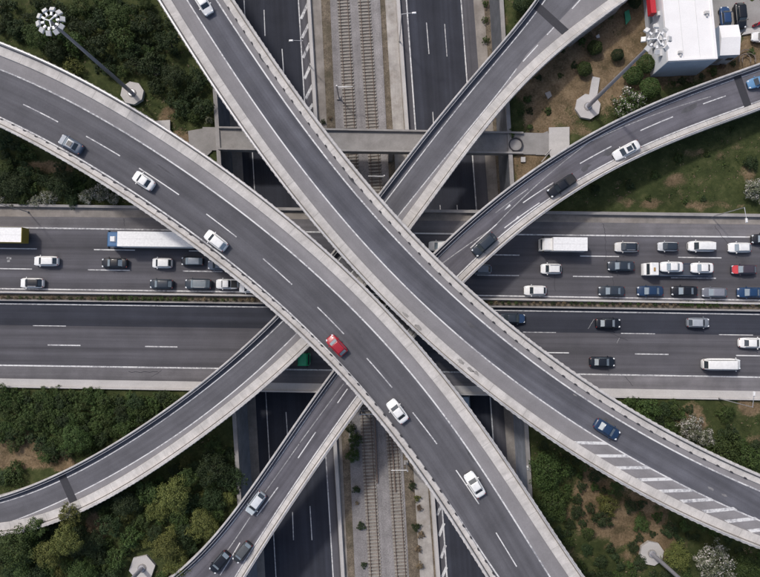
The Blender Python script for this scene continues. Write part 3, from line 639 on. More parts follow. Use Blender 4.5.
def cabin(L,W,H,belt,xw,xf,xr,xg):
    """painted cabin shell with rounded edges and the glass set just proud of it"""
    b0=L/2-xw; r0=L/2-xf; r1=L/2-xr; b1=L/2-xg
    wb=W/2*0.90; wr=W/2*0.72; zb=belt-0.04; zr=H-0.04
    bm=bmesh.new(); v=[bm.verts.new(p) for p in ((b0,wb*.86,zb),(b0,-wb*.86,zb),(b1,-wb*.86,zb),(b1,wb*.86,zb),(r0,wr,zr),(r0,-wr,zr),(r1,-wr*.97,zr-.02),(r1,wr*.97,zr-.02))]
    m0=(b0*.55+b1*.45)
    for q in ((0,1,5,4),(1,2,6,5),(2,3,7,6),(3,0,4,7),(4,5,6,7),(3,2,1,0)): bm.faces.new([v[i] for i in q])
    bmesh.ops.recalc_face_normals(bm,faces=bm.faces)
    bmesh.ops.bevel(bm,geom=[e for e in bm.edges if max(x.co.z for x in e.verts)>zb+.01],offset=0.09,segments=3,affect='EDGES',profile=0.5)
    mb=MB(); bm.verts.ensure_lookup_table()
    for x in bm.verts: mb.vert(x.co,(x.co.x,x.co.y))
    for f in bm.faces: mb.face([x.index for x in f.verts])
    bm.free()
    def lerp(a,b,t): return Vector(a)*(1-t)+Vector(b)*t
    def pane(a,b,c,d,ins,out,u0=0.0,u1=1.0,v0=0.06,v1=0.88):   # a,b bottom  d,c top
        o=[]
        for u,t in ((u0+ins,v0),(u1-ins,v0),(u1-ins,v1),(u0+ins,v1)):
            o.append(lerp(lerp(a,b,u),lerp(d,c,u),t)+Vector(out))
        return o
    V=[(b0,wb*.86,zb),(b0,-wb*.86,zb),(b1,-wb*.86,zb),(b1,wb*.86,zb),(r0,wr,zr),(r0,-wr,zr),(r1,-wr*.97,zr-.02),(r1,wr*.97,zr-.02)]
    gl={}
    gl['windscreen']=[pane(V[0],V[1],V[5],V[4],0.06,(0.03,0,0.025))]
    gl['rear_window']=[pane(V[2],V[3],V[7],V[6],0.09,(-0.03,0,0.025))]
    gl['side_window']=[pane(V[1],V[2],V[6],V[5],0.05,(0,-0.035,0.015)),pane(V[3],V[0],V[4],V[7],0.05,(0,0.035,0.015))]
    return mb,gl
def add_wheels(root,xs,hw,r=0.33,wd=0.22):
    for x in xs:
        for sg in (-1,1):
            mb=MB(); mb.tube((x,sg*hw-sg*wd,r),(x,sg*hw,r),r,n=14); mb.tube((x,sg*hw,r),(x,sg*(hw+0.01),r),r*0.6,n=10); mb.build('wheel',DARK,root)
NCAR=[0]
def car(label, px, py, z, ang, kind, paint, cat='car', scale=1.0, hood=None, roof=None, glass=None, rglass=None, sunroof=False, rails=False, group=None, name='car', wide=1.0, sclL=None):
    L,W,H,belt,xw,xf,xr,xg,nose=KINDS[kind]
    k=(sclL or scale); L*=k; xw*=k; xf*=k; xr*=k; xg*=k; W*=wide
    x,y=P(px,py,z+0.9); root=empty(name,(x,y,z),ang); tag(root,label,cat,group)
    pm=carpaint(paint); gm=glass or GLASS
    mb=MB(); car_body(mb,L,W,H,belt,nose,xw,xg if kind!='pickup' else xg)
    mb.build('body',pm,root,smooth=50)
    mb,gl=cabin(L,W,H,belt,xw,xf,xr,xg); mb.build('cabin',carpaint(roof) if roof else pm,root,smooth=50)
    for nm,pl in gl.items():
        for p in pl:
            mb=MB(); mb.poly(p); mb.poly([q-Vector((0,0,0.02)) for q in p[::-1]]); mb.build(nm,(rglass or gm) if nm=='rear_window' else gm,root)
    if hood:
        mb=MB(); pts=[]; 
        for i in range(5): fr=0.10+(xw-0.05-0.10)*i/4; pts.append((L/2-fr, W/2*(0.62+0.2*min(1,i/1.5)), float(np.interp(fr,[0.1,0.35,xw],[nose-0.03,nose+0.04,belt]))+0.055))
        for a,b in zip(pts,pts[1:]): mb.poly([(a[0],-a[1],a[2]),(a[0],a[1],a[2]),(b[0],b[1],b[2]),(b[0],-b[1],b[2])][::-1])
        mb.build('bonnet',carpaint(hood),root)
    if sunroof:
        mb=MB(); mb.box((L/2-xf-0.55*(1 if sunroof==1 else 1.3),0,H+0.0),(0.75*sunroof,W*0.42,0.05)); mb.build('sunroof',GLASS,root)
    if rails:
        for sg in (-1,1): mb=MB(); mb.box((L/2-(xf+xr)/2,sg*W*0.33,H+0.02),((xr-xf)*0.85,0.05,0.07)); mb.build('roof_rail',GALV,root)
    if kind=='pickup':
        mb=MB(); mb.box((L/2-(xg+L)/2+0.02,0,belt+0.03),((L-xg)*0.8,W*0.72,0.06)); mb.build('load_bed',DARK,root)
    for sg in (-1,1):
        mb=MB(); mb.box((L/2-0.22,sg*W*0.33,nose-0.04),(0.34,0.26,0.16),sg*-0.35,top=0.8); mb.build('headlight',LAMPW,root)
        mb=MB(); mb.box((-L/2+0.10,sg*W*0.36,belt-0.13),(0.12,0.2,0.16),0,top=0.85); mb.build('tail_light',LAMPR,root)
        mb=MB(); mb.box((L/2-xw-0.28,sg*(W/2+0.09),belt+0.05),(0.14,0.2,0.14),sg*0.2,top=0.8); mb.build('wing_mirror',pm,root)
    mb=MB(); mb.box((L/2-0.01,0,nose-0.22),(0.06,W*0.5,0.16)); mb.build('grille',DARK,root)
    add_wheels(root,(L/2-0.82*k,-L/2+0.80*k),W/2-0.02)
    return root
def on(cv, px, py, z, rev=False):
    s_=cv.sd(px,py,0.9)[0]; return cv.ang(s_)+(math.pi if rev else 0), float(np.interp(s_,cv.S,cv.Z))+0.012
def rc(cv,label,px,py,kind,paint,rev=True,da=0.0,**k):
    a,z=on(cv,px,py,0,rev); return car(label,px,py,z,a+da,kind,paint,**k)
rc(A,'slate blue car with silver bonnet, first on the upper viaduct from the left edge',70,144,'sedan',(0.07,0.095,0.14),hood=(0.34,0.37,0.41),roof=(0.36,0.39,0.43),glass=GLASS_L,rglass=GLASS,sunroof=True,sclL=0.855,wide=1.0)
rc(A,'white sedan on the upper viaduct, next after the slate blue car',143,180.5,'sedan',C_WHITE,sclL=0.788,wide=1.0)
rc(A,'white hatchback on the upper viaduct above the trailer of the blue cab lorry',215.5,240.5,'hatch',C_WHITE,rglass=GLASS_L,sclL=0.950,wide=1.0)
rc(A,'bright red car on the upper viaduct',336.5,345.5,'hatch',C_RED,glass=GLASS_L,sunroof=False,sclL=0.874,wide=1.0)
rc(A,'white saloon with black rear window on the upper viaduct, just below the red car',397.5,411.5,'sedan',C_WHITE,sclL=0.855,wide=1.0)
rc(A,'white pickup like car lowest on the upper viaduct, near the bottom edge',475,485,'sedan',C_WHITE,glass=GLASS,sclL=0.883,wide=1.0)
rc(B,'white car cut by the top edge of the photo on the upper viaduct',203,3,'hatch',C_WHITE,rev=False,rglass=GLASS_L,sclL=0.921,wide=1.0)
rc(B,'metallic blue car beside the white hatch bars of the upper viaduct',607.5,429.5,'sedan',C_BLUE,rev=False,glass=GLASS_L,rglass=plain('bright_reflection_car_glass',(0.34,0.38,0.41),0.15),sclL=0.912,wide=1.0)  # rear window colour carries the reflected sky
rc(D,'black pickup truck on the curved ramp, between the white car and the arrows',562,185.5,'pickup',C_BLACK,rev=False,cat='pickup truck',name='pickup_truck')
rc(D,'white car with dark sunroof on the curved ramp beside the grassy field',627,150,'sedan',C_WHITE,rev=False,sunroof=1.2,sclL=1.06)
rc(D,'dark blue black estate car on the curved ramp where it meets the upper viaduct',484.5,244.5,'suv',C_DARK,rev=False)
rc(D,'light blue car cut by the right edge of the photo on the curved ramp',760,81,'hatch',(0.12,0.26,0.45),rev=False)
rc(D,'silver car with pale roof, alone on the lower part of the curved ramp',255.5,503.5,'hatch',(0.30,0.34,0.38),rev=False,roof=(0.62,0.65,0.68),hood=(0.5,0.55,0.58))
rc(D,'dark grey hatchback nearest to the parapet at the bottom of the ramp',242,552.5,'mini',(0.03,0.032,0.036),rev=False,roof=(0.09,0.095,0.10),glass=GLASS_L,sclL=1.1)
rc(D,'black car at the bottom left end of the curved ramp, near the bottom edge',219.5,562.5,'hatch',C_BLACK,rev=False,glass=GLASS_L)
def hw(label,px,py,kind,paint,west=True,**k):
    s_,_=EW.sd(px,py,0.9); a=EW.ang(s_)+(math.pi if west else 0)+random.uniform(-.008,.008)
    return car(label,px,py,0.012,a,kind,paint,**k)
hw('white hatchback in the middle lane right behind the olive tailed lorry',45.5,261,'hatch',C_WHITE,sclL=1.05)
hw('white car with dark glass roof in the lowest westbound lane at the left edge',31.3,283,'hatch',C_WHITE,roof=C_BLACK,rails=True)
hw('black saloon in the middle lane under the front of the blue cab lorry',114,263,'sedan',C_BLACK,glass=GLASS_L)
hw('small white boxy car below the white trailer of the blue cab lorry',161.8,263,'mini',C_WHITE,wide=1.1)
hw('dark car in the lowest westbound lane below the small white boxy car',161,284,'hatch',C_DARK,glass=GLASS_L)
hw('black car with grey roof below the tail of the long white trailer',192,261.2,'mini',C_BLACK,roof=(0.22,0.25,0.29),glass=GLASS_L,sclL=1.1)
hw('dark people carrier with grey roof in the lowest lane beside the upper viaduct',198,284,'suv',C_DARK,roof=(0.2,0.23,0.25),rails=True,glass=GLASS_L)
hw('white pickup with silver cargo, just before the upper viaduct',227,284,'pickup',C_WHITE,cat='pickup truck',name='pickup_truck',sclL=0.75,wide=0.95)
hw('blue grey car almost hidden beneath the upper viaduct',219,265,'hatch',(0.12,0.15,0.2))
hw('white car mostly hidden beneath the upper viaduct, in the lane beside the median',250.5,288,'hatch',C_WHITE)
hw('white car half hidden by the curved ramp, between the two viaducts',440.5,246,'hatch',C_WHITE,glass=GLASS_L)
hw('grey car peeking out under the curved ramp edge',480,269,'hatch',(0.22,0.24,0.27))
hw('white boxy hatchback directly below the white box lorry',551.5,268.8,'mini',C_WHITE,rails=True,wide=1.12,sclL=1.02)
hw('white hatchback in the lowest westbound lane nearest to the upper viaduct',535.5,290.5,'hatch',C_WHITE,sclL=0.95)
hw('silver estate with dark roof following the white box lorry',627,247,'hatch',(0.60,0.59,0.57),roof=C_DARK,rails=True)
hw('dark saloon in the middle lane ahead of the car carrier',621.5,266,'sedan',C_DARK,glass=GLASS_L,sclL=1.02)
hw('dark saloon in the lowest westbound lane, first right of the white hatchback',612,291,'sedan',(0.035,0.045,0.06),glass=GLASS_L)
hw('blue saloon in the lowest westbound lane just below the car carrier cab',650.7,291,'sedan',C_BLUE,glass=GLASS_L)
hw('small silver hatchback with dark rear, above the car carrier',668.5,246.5,'mini',(0.5,0.52,0.54),roof=C_DARK)
hw('white van in the top lane of westbound traffic',702,246.3,'van',C_WHITE,cat='van',name='van')
hw('white hatchback with grey windows in the top lane, behind the white van',740.4,247.5,'hatch',C_WHITE,glass=GLASS_L,sclL=.97)
hw('black car cut by the right edge on the hard shoulder line',764,239,'hatch',C_BLACK,glass=GLASS_L)
hw('dark car with red bonnet in the middle lane at the right',744.5,269.5,'hatch',(0.06,0.05,0.065),hood=(0.55,0.05,0.06),glass=GLASS_L,sclL=1.05)
hw('black saloon in the lowest westbound lane between the blue saloon and the grey estate',685,291,'sedan',C_BLACK,glass=GLASS_L)
hw('metallic grey estate car in the lowest westbound lane',715,292.5,'hatch',(0.15,0.16,0.19),roof=(0.22,0.23,0.27),glass=GLASS_L,sclL=1.05)
hw('blue car in the lowest westbound lane at the right edge',751,292.5,'sedan',(0.018,0.05,0.12),glass=GLASS_L)
BRG=plain('bright_reflection_car_glass',(0.34,0.38,0.41),0.15)  # bright sky reflection put into the glass colour
hw('black saloon with bright windows in the dark fast lane eastbound',608.5,323.3,'sedan',C_BLACK,west=False,glass=BRG,rglass=BRG,sclL=.96)
hw('silver grey hatchback in the dark fast lane eastbound',698.8,322.7,'hatch',(0.20,0.22,0.25),west=False,roof=(0.36,0.39,0.43),sclL=0.96)
hw('black car in the slow lane eastbound, left of the long white van',602.7,362,'sedan',(0.014,0.018,0.026),west=False,glass=GLASS_L,rglass=BRG,sclL=0.98)
hw('long white van in the slow lane eastbound',721.5,364.3,'bigvan',C_WHITE,west=False,cat='van',name='van')
hw('white saloon cut by the right edge, above the long white van',752.5,343,'sedan',C_WHITE,west=False,rglass=GLASS)
hw('dark blue car coming out from beneath the upper viaduct eastbound',512.5,318.5,'sedan',C_DARK,west=False,hood=(0.03,0.06,0.13))
# vehicles in the sunken road
s_=NS.sd(466,402,1.0)[0]; car('pale blue car deep in the gap between the two upper viaducts',465,401,TRENCH+0.012,NS.ang(s_)+math.pi,'van',(0.5,0.6,0.68),roof=(0.5,0.6,0.68))
# cars parked by the white building
car('blue parked car beside the white building',726,16.5,0.0,math.radians(94),'hatch',(0.025,0.06,0.15),sclL=0.93)
car('black parked people carrier, right of the blue parked car',740.8,15.5,0.0,math.radians(-86),'suv',C_BLACK,sclL=1.0)
car('white car with dark windows at the right edge, below the red scooter',764,37,0.0,math.radians(175),'hatch',(0.7,0.7,0.7))

def lorry_wheels(root,xs,hw_):
    for x in xs:
        for sg in (-1,1): mb=MB(); mb.tube((x,sg*(hw_-0.35),0.5),(x,sg*hw_,0.5),0.5,n=14); mb.build('wheel',DARK,root)
def lorry(label, px_front, px_box0, px_box1, py, hz, cabcol, boxmat, z=0.012, west=True, W=2.5, cabh=3.0, cablen=2.2, backpanel=None, deflector=True, boxw=2.55, roofpatch=True):
    """roof of the cargo box is surveyed at its own height hz"""
    x1,y1=P(px_box0,py,z+hz); x2,_=P(px_box1,py,z+hz); xf,_=P(px_front,py,z+cabh)
    s_,_=EW.near(x1,y1); a=EW.ang(s_)+(math.pi if west else 0)
    L=abs(x2-x1); root=empty('lorry',(xf,y1,z),a); tag(root,label,'lorry')     # x forward, origin at the cab front
    off=abs(x1-xf)
    mb=MB(); mb.box((-off-L/2,0,(hz+1.05)/2),(L,boxw,hz-1.05)); b_=mb.build('cargo_box',boxmat,root)
    mb=MB(); 
    mb.box((-off-L/2,0,hz+0.012),(L-0.1,0.04,0.02))
    mb.build('roof_seams',plain('box_roof_seam',(0.62,0.62,0.62),0.5),b_)
    mb=MB(); mb.box((-(off+L)/2-0.3,0,0.85),(off+L-0.8,0.9,0.3)); mb.build('chassis',DARK,root)
    cm=carpaint(cabcol)
    st=[]
    for x,h,w_ in ((-cablen,cabh-0.05,W/2),(-cablen*0.6,cabh,W/2),(-0.55,cabh-0.05,W/2),(-0.28,cabh-0.3,W/2),(-0.08,1.7,W/2*.97),(0.0,1.5,W/2*.95),(0.0,0.5,W/2*.93)):
        st.append([(x,w_,0.45),(x,w_,h-0.12),(x,w_-0.12,h),(x,-w_+0.12,h),(x,-w_,h-0.12),(x,-w_,0.45)])
    mb=MB(); loft(st[::-1],mb); mb.build('cab',cm,root,smooth=30)
    mb=MB(); mb.poly([(-0.26,-W/2*.85,cabh-0.38),(-0.06,-W/2*.85,1.75),(-0.06,W/2*.85,1.75),(-0.26,W/2*.85,cabh-0.38)][::-1]); mb.v=[(x+0.03,y,z_+0.02) for x,y,z_ in mb.v]; mb.build('windscreen',GLASS,root)
    if deflector: mb=MB(); mb.box((-cablen*0.62,0,cabh+0.15),(0.95,1.0,0.3),top=0.75); mb.build('roof_hatch',WHITEM,root)
    for sg in (-1,1):
        mb=MB(); mb.box((-0.35,sg*(W/2+0.16),2.2),(0.14,0.26,0.6)); mb.build('wing_mirror',DARK,root)
        mb=MB(); mb.box((0.01,sg*W*0.36,0.9),(0.06,0.4,0.2)); mb.build('headlight',LAMPW,root)
        mb=MB(); mb.box((-off-L-0.01,sg*boxw*0.4,1.0),(0.05,0.3,0.2)); mb.build('tail_light',LAMPR,root)
    if backpanel:
        mb=MB(); mb.box((-off-L-0.06,0,(hz+1.0)/2+0.02),(0.1,boxw+0.04,hz-0.95)); mb.build('rear_door',backpanel,root)
        for sg in (-1,1): mb=MB(); mb.box((-off-L/2,sg*(boxw/2+0.02),(hz+1.0)/2+0.1),(L,0.03,hz-1.0)); mb.build('side_curtain',backpanel,root)
    lorry_wheels(root,(-0.9,-off-L+1.2,-off-L+2.4) if L>8 else (-0.8,-off-L+1.4),W/2)
    return root
BOXW=plain('white_trailer_panel',(0.80,0.80,0.80),0.5)
OLIVE=plain('olive_tarpaulin',(0.24,0.19,0.03),0.7)
lorry('long articulated lorry with blue cab and white trailer beside the left viaduct',105,117.2,199,238.6,3.7,(0.06,0.15,0.30),BOXW,cabh=3.0)
lorry('lorry with white roof and olive rear end cut by the left edge',-88,-72,21.3,233.7,3.0,(0.17,0.15,0.035),BOXW,backpanel=OLIVE,cabh=2.8)
lorry('white box lorry right of the curved ramp in the top westbound lane',541.5,553.5,587.6,243.7,3.3,(0.78,0.78,0.77),BOXW,cabh=2.5,cablen=1.9,deflector=False,W=2.15,boxw=2.3)
lorry('green cab lorry in the dark gap below the viaducts',309,297.5,270,360,2.9,(0.012,0.42,0.18),plain('brown_load_cover',(0.10,0.085,0.075),0.8),west=False,cabh=2.6,deflector=False,W=2.1,boxw=2.0)
# car carrier and the two white cars it carries
x0,y0=P(645,269,2.0); a=EW.ang(EW.near(x0,y0)[0])+math.pi
root=tag(empty('car_carrier',(x0,y0,0.012),a),'flatbed car carrier with white cab, loaded with two white cars','car carrier')
mb=MB(); st=[]
for x,h,w_ in ((-2.15,2.45,1.1),(-1.0,2.5,1.1),(-0.75,2.3,1.08),(-0.5,1.45,1.06),(-0.1,1.35,1.04),(0.0,1.1,1.0)): st.append([(x,w_,0.45),(x,w_,h-0.1),(x,w_-0.1,h),(x,-w_+0.1,h),(x,-w_,h-0.1),(x,-w_,0.45)])
loft(st[::-1],mb); mb.build('cab',carpaint(C_WHITE),root,smooth=30)
mb=MB(); mb.poly([(-0.72,-0.9,2.22),(-0.5,-0.95,1.5),(-0.5,0.95,1.5),(-0.72,0.9,2.22)][::-1]); mb.v=[(x+0.03,y,z_+0.03) for x,y,z_ in mb.v]; mb.build('windscreen',GLASS,root)
mb=MB(); mb.box((-1.45,0.1,2.53),(0.35,0.7,0.08),top=.8); mb.build('warning_beacon',plain('amber_lens',(0.35,0.22,0.08),0.3),root)
Lb=9.6; mb=MB(); mb.box((-2.45-Lb/2,0,0.92),(Lb,2.2,0.2)); mb.build('flatbed',plain('dark_steel_bed',(0.06,0.07,0.09),0.6),root)
for sg in (-1,1): mb=MB(); mb.box((-2.45-Lb/2,sg*1.08,1.06),(Lb,0.08,0.1)); mb.build('side_rail',plain('dark_blue_rail',(0.05,0.08,0.14),0.5),root)
lorry_wheels(root,(-1.2,-8.6,-9.7),1.05)
car('white saloon carried at the front of the car carrier',672.3,266.8,1.03,a,'sedan',C_WHITE,sclL=.86,glass=GLASS_L)
car('white saloon carried at the rear of the car carrier',702.8,267.8,1.03,a,'sedan',C_WHITE,sclL=.85,glass=GLASS_L,rglass=GLASS)

# ------------------------------------------------------------------ lighting masts and lamps
def octagon(x,y,r,n=8,a0=0.2): return [(x+r*math.cos(a0+2*math.pi*i/n),y+r*math.sin(a0+2*math.pi*i/n)) for i in range(n)]
def pad(px,py,r,label,n=8,z1=0.35):
    x,y=P(px,py,z1); root=tag(empty('mast_foundation',(x,y,-0.5)),label,'foundation')
    mb=MB(); mb.prism(octagon(0,0,r,n),0.0,z1+0.5); mb.build('concrete_pad',CONC,root)
    mb=MB(); mb.prism(octagon(0,0,0.75,10),z1+0.502,z1+0.62); mb.build('plinth',CONC_D,root)
    return x,y,z1
def floodmast(px,py,label,padlabel,nl,R,h=26.0,rot=0.0,pr=2.1,r0=0.36,flat=0.0,n=8):
    x,y,z=pad(px,py,pr,padlabel,n)
    root=tag(empty('floodlight_mast',(x,y,z+0.12),rot),label,'mast')
    mb=MB()
    for i in range(6): mb.tube((0,0,h*i/6),(0,0,h*(i+1)/6),r0*(1-0.075*i),r0*(1-0.075*(i+1)),n=14,cap=(i in (0,5)))
    mb.build('pole',STEEL,root,smooth=40)
    mb=MB(); mb.tube((0,0,0.0),(0,0,0.12),0.55,n=14); mb.build('base_flange',GALV,root)
    mb=MB()
    for i in range(24):
        a0,a1=2*math.pi*i/24,2*math.pi*(i+1)/24
        mb.tube((R*.58*math.cos(a0),R*.58*math.sin(a0),h-0.3),(R*.58*math.cos(a1),R*.58*math.sin(a1),h-0.3),0.06,n=6)
    mb.build('head_ring',GALV,root)
    for i in range(3):
        a=2*math.pi*i/3+0.5; mb=MB(); mb.tube((0,0,h+0.1),(R*.55*math.cos(a),R*.55*math.sin(a),h+0.05),0.09,n=6); mb.build('spoke',WHITEM,root)
    for i in range(nl):
        a=2*math.pi*(i+0.5)/nl+rot; c,s__=math.cos(a),math.sin(a)
        mb=MB(); mb.tube((R*.55*c,R*.55*s__,h-0.3),(R*.95*c,R*.95*s__,h-0.15),0.05,n=6); mb.box((R*.62*c,R*.62*s__,h-0.1),(0.42,0.26,0.25),a); arm=mb.build('lamp_arm',WHITEM,root)
        mb=MB(); M=Matrix.Translation((R*c,R*s__,h-0.1))@Matrix.Rotation(a+random.uniform(-.15,.15),4,'Z')@Matrix.Rotation(0.45,4,'Y')
        mb.box((0,0,0),(0.66,0.70,0.24),M=M,top=0.9); mb.build('floodlight',plain('floodlight_housing',(0.55,0.55,0.55),0.45),root)
    return root
floodmast(132,93,'tall floodlight mast at top left with ten square lamps in a ring','octagonal concrete pad of the top left mast',10,1.66,rot=0.25)
floodmast(588,106.5,'tall floodlight mast whose head overlaps the white building','octagonal concrete pad between the dry bushes',8,1.75,rot=0.6,pr=2.3,n=8)
floodmast(652,553.5,'floodlight mast at the bottom right, head outside the frame','octagonal concrete pad at the bottom right among bushes',10,1.85,pr=2.1,n=8)
floodmast(142,568,'floodlight mast at the bottom left, head outside the frame','concrete pad at the bottom left among the trees',10,1.85,pr=2.3,n=6)
def lamp(px,py,z,h,dirx,diry,al,label,r=0.09,name='street_lamp'):
    x,y=P(px,py,z); root=tag(empty(name,(x,y,z)),label,'street lamp')
    mb=MB(); mb.tube((0,0,0),(0,0,h),r,r*.6,n=8); mb.build('pole',GALV,root,smooth=40)
    mb=MB(); mb.tube((0,0,0),(0,0,0.25),r*1.9,n=8); mb.build('base',CONC_D,root)
    d=Vector((dirx,diry,0)).normalized()
    mb=MB(); mb.tube((0,0,h-0.05),tuple(d*al+Vector((0,0,h+0.25))),r*.55,r*.45,n=6); mb.build('arm',GALV,root)
    mb=MB(); mb.box(tuple(d*(al+0.25)+Vector((0,0,h+0.25))),(0.75,0.32,0.16),math.atan2(d.y,d.x),top=0.8); mb.build('lamp_head',WHITEM,root)
    return root
lamp(309.8,66,TRENCH+.7,10.5,-1,-0.05,1.7,'slim street lamp on the barrier left of the railway')
lamp(399.6,42,TRENCH+.7,10.5,1,0.05,1.9,'slim street lamp on the barrier right of the railway near the top')
lamp(711.5,216.8,0.1,9.5,0.05,-1,1.9,'street lamp on the north wall of the highway at the right')
lamp(718.5,398.3,0.1,9.5,0.05,1,1.9,'street lamp on the south wall of the highway at the right')
lamp(28,212,0.1,9.5,0.0,-1,1.3,'street lamp on the north wall of the highway at the left')
lamp(519,462,TRENCH+.2,7,-0.2,1,0.6,'small lamp post beside the brown verge of the sunken road')
def catenary(px,py,sg,label):
    z=TRENCH+0.05; x,y=P(px,py,z); root=tag(empty('catenary_mast',(x,y,z)),label,'railway mast')
    mb=MB(); mb.box((0,0,3.1),(0.22,0.22,6.2)); mb.build('pole',GALV,root)
    mb=MB(); mb.box((0,0,0.15),(0.8,0.8,0.3)); mb.build('footing',CONC_D,root)
    mb=MB(); mb.tube((0,0,5.6),(sg*2.9,0,5.7),0.07,n=6); mb.build('cantilever',WHITEM,root)
    mb=MB(); mb.tube((0,0,4.9),(sg*2.4,0,5.6),0.04,n=6); mb.build('stay',GALV,root)
    mb=MB(); mb.box((sg*2.8,0,5.45),(0.1,0.1,0.5)); mb.build('insulator',DARK,root)
catenary(339,98,1,'overhead line mast left of the tracks near the top')
catenary(384,183,-1,'overhead line mast between the old bridge and the highway')
catenary(361,409,1,'overhead line mast in the corner where ramp and viaduct meet')
catenary(406,462,-1,'overhead line mast beside the tracks at the bottom right of the railway')

# ------------------------------------------------------------------ white building, annex and yard
def quad_box(root,name,pts,z0,z1,mat): mb=MB(); mb.prism(pts,z0,z1); return adopt(mb.build(name,mat),root)
HB=6.4; sw=Vector(P(668.4,61,HB)); se=Vector(P(717.8,58.8,HB)); nw=sw+(Vector(P(662.6,-2,HB))-sw)*2.2; ne=se+(nw-sw)
ROOFM=surf_mat('white_roof',0.80,0.04,0.3,0.0,tint=(1,0.985,0.98),stain=0.25,staincol=(0.66,0.64,0.63),grain=0.06)
WALLW=surf_mat('white_wall_panel',0.62,0.06,0.5,0.0,tint=(0.96,0.99,1.04),stain=0.2,staincol=(0.45,0.47,0.5),grain=0.08)
WALLB=surf_mat('blue_cladding',0.40,0.08,0.5,0.0,tint=(0.82,0.98,1.2),stain=0.3,staincol=(0.25,0.3,0.36),grain=0.1)
c=(sw+se)/2; root=tag(empty('white_building',(c.x,c.y,0)),'flat roofed white building with pale blue side wall, cut by the top edge','building')
def flat(q): return [(p[0],p[1]) for p in q]
def lerp2(a,b,t): return a+(b-a)*t
quad_box(root,'wall',flat([sw,se,ne,nw]),-0.5,HB-0.5,WALLW)
cen=(sw+ne)/2
quad_box(root,'roof',flat([lerp2(cen,p,1.0) for p in (sw,se,ne,nw)]),HB-0.498,HB-0.2,ROOFM)
for a_,b_ in ((sw,se),(se,ne),(ne,nw),(nw,sw)):
    d=(b_-a_).normalized(); n_=Vector((-d.y,d.x))*0.35; quad_box(root,'parapet',flat([a_+n_*0.0+d*0.36,b_,b_+n_,a_+n_+d*0.36]),HB-0.198,HB+0.0,ROOFM)
d=(se-sw).normalized(); n_=Vector((d.y,-d.x))
quad_box(root,'cladding_panel',flat([sw+n_*0.08+d*0.02,se+n_*0.08-d*0.02,se+n_*0.003-d*.02,sw+n_*0.003+d*.02][::1]),-0.4,HB-0.6,WALLB)
nvec=(nw-sw).normalized(); wv=Vector((-nvec.y,nvec.x)); wv = wv if wv.x<0 else -wv
for t,zz,sx,sz in ((2.2,4.4,1.1,0.7),(4.6,4.8,0.8,0.6),(4.4,2.6,0.9,0.7),(7.0,3.9,1.2,0.6),(8.8,5.0,0.7,0.5),(10.5,3.0,0.9,0.7)):
    p=sw+nvec*t+wv*0.25; mb=MB(); mb.box((p.x,p.y,zz),(sx,0.45,sz),math.atan2(nvec.y,nvec.x)); o=adopt(mb.build('air_conditioner',plain('unit_housing',(0.5,0.5,0.5),0.5),),root)
for k in (0.33,0.66):
    p0_=lerp2(sw,se,k)+nvec*0.4; p1_=lerp2(nw,ne,k)-nvec*0.4; c_=(p0_+p1_)/2; mb=MB(); mb.box((c_.x,c_.y,HB-0.185),((p1_-p0_).length,0.07,0.03),math.atan2(nvec.y,nvec.x)); adopt(mb.build('roof_seam',plain('seam_grey',(0.6,0.6,0.6),0.6)),root)
for px,py,k in ((706.5,12.8,1),(680,52.5,0.9)):
    p=P3(px,py,HB); mb=MB(); mb.box((p.x,p.y,HB-0.0),(0.75*k,0.45*k,0.45)); mb.box((p.x+.1,p.y-.45,HB-0.05),(0.25,0.4,0.25)); adopt(mb.build('roof_vent',plain('vent_metal',(0.5,0.49,0.48),0.5),),root)
for k in (0.35,0.7):      # window bands on the west wall
    p=sw+nvec*(14*k)+wv*0.03; mb=MB(); mb.box((p.x,p.y,2.0),(2.2,0.08,1.0),math.atan2(nvec.y,nvec.x)); adopt(mb.build('window',GLASS_L),root)
# red sign box on the west wall
p=sw+nvec*11.2+wv*1.1; mb=MB(); mb.box((p.x,p.y,4.6),(4.6,0.9,1.3),math.atan2(nvec.y,nvec.x)); tag(mb.build('sign_board',plain('red_sign_face',(0.45,0.02,0.03),0.5)),'bright red sign board on the side of the white building','sign')
HA=4.0; q=[Vector(P(721.4,54.6,HA)),Vector(P(741.2,53.8,HA)),Vector(P(739.9,23.6,HA)),Vector(P(720.4,24.6,HA))]
rid0,rid1=lerp2(q[0],q[3],0.55),lerp2(q[1],q[2],0.55)
root=tag(empty('annex_building',((q[0]+q[1])/2).to_3d()),'small white annex with ridged roof, right of the white building','building')
quad_box(root,'wall',flat(q),-0.5,HA-0.42,WALLB)
mb=MB(); z0,z1=HA-0.4,HA+0.15
mb.poly([(q[0].x,q[0].y,z0),(q[1].x,q[1].y,z0),(rid1.x,rid1.y,z1),(rid0.x,rid0.y,z1)]); mb.poly([(rid0.x,rid0.y,z1),(rid1.x,rid1.y,z1),(q[2].x,q[2].y,z0),(q[3].x,q[3].y,z0)])
mb.poly([(q[0].x,q[0].y,z0),(rid0.x,rid0.y,z1),(q[3].x,q[3].y,z0)]); mb.poly([(q[1].x,q[1].y,z0),(q[2].x,q[2].y,z0),(rid1.x,rid1.y,z1)])
adopt(mb.build('roof',ROOFM),root)
p=lerp2(q[0],q[1],.5); mb=MB(); mb.box((p.x-.9,p.y-0.03,1.2),(1.0,0.08,2.2)); adopt(mb.build('door',plain('grey_door',(0.2,0.22,0.25),0.5)),root)
for k in (.75,): p=lerp2(q[0],q[1],k); mb=MB(); mb.box((p.x,p.y-0.03,2.0),(1.1,0.08,0.9)); adopt(mb.build('window',GLASS),root)
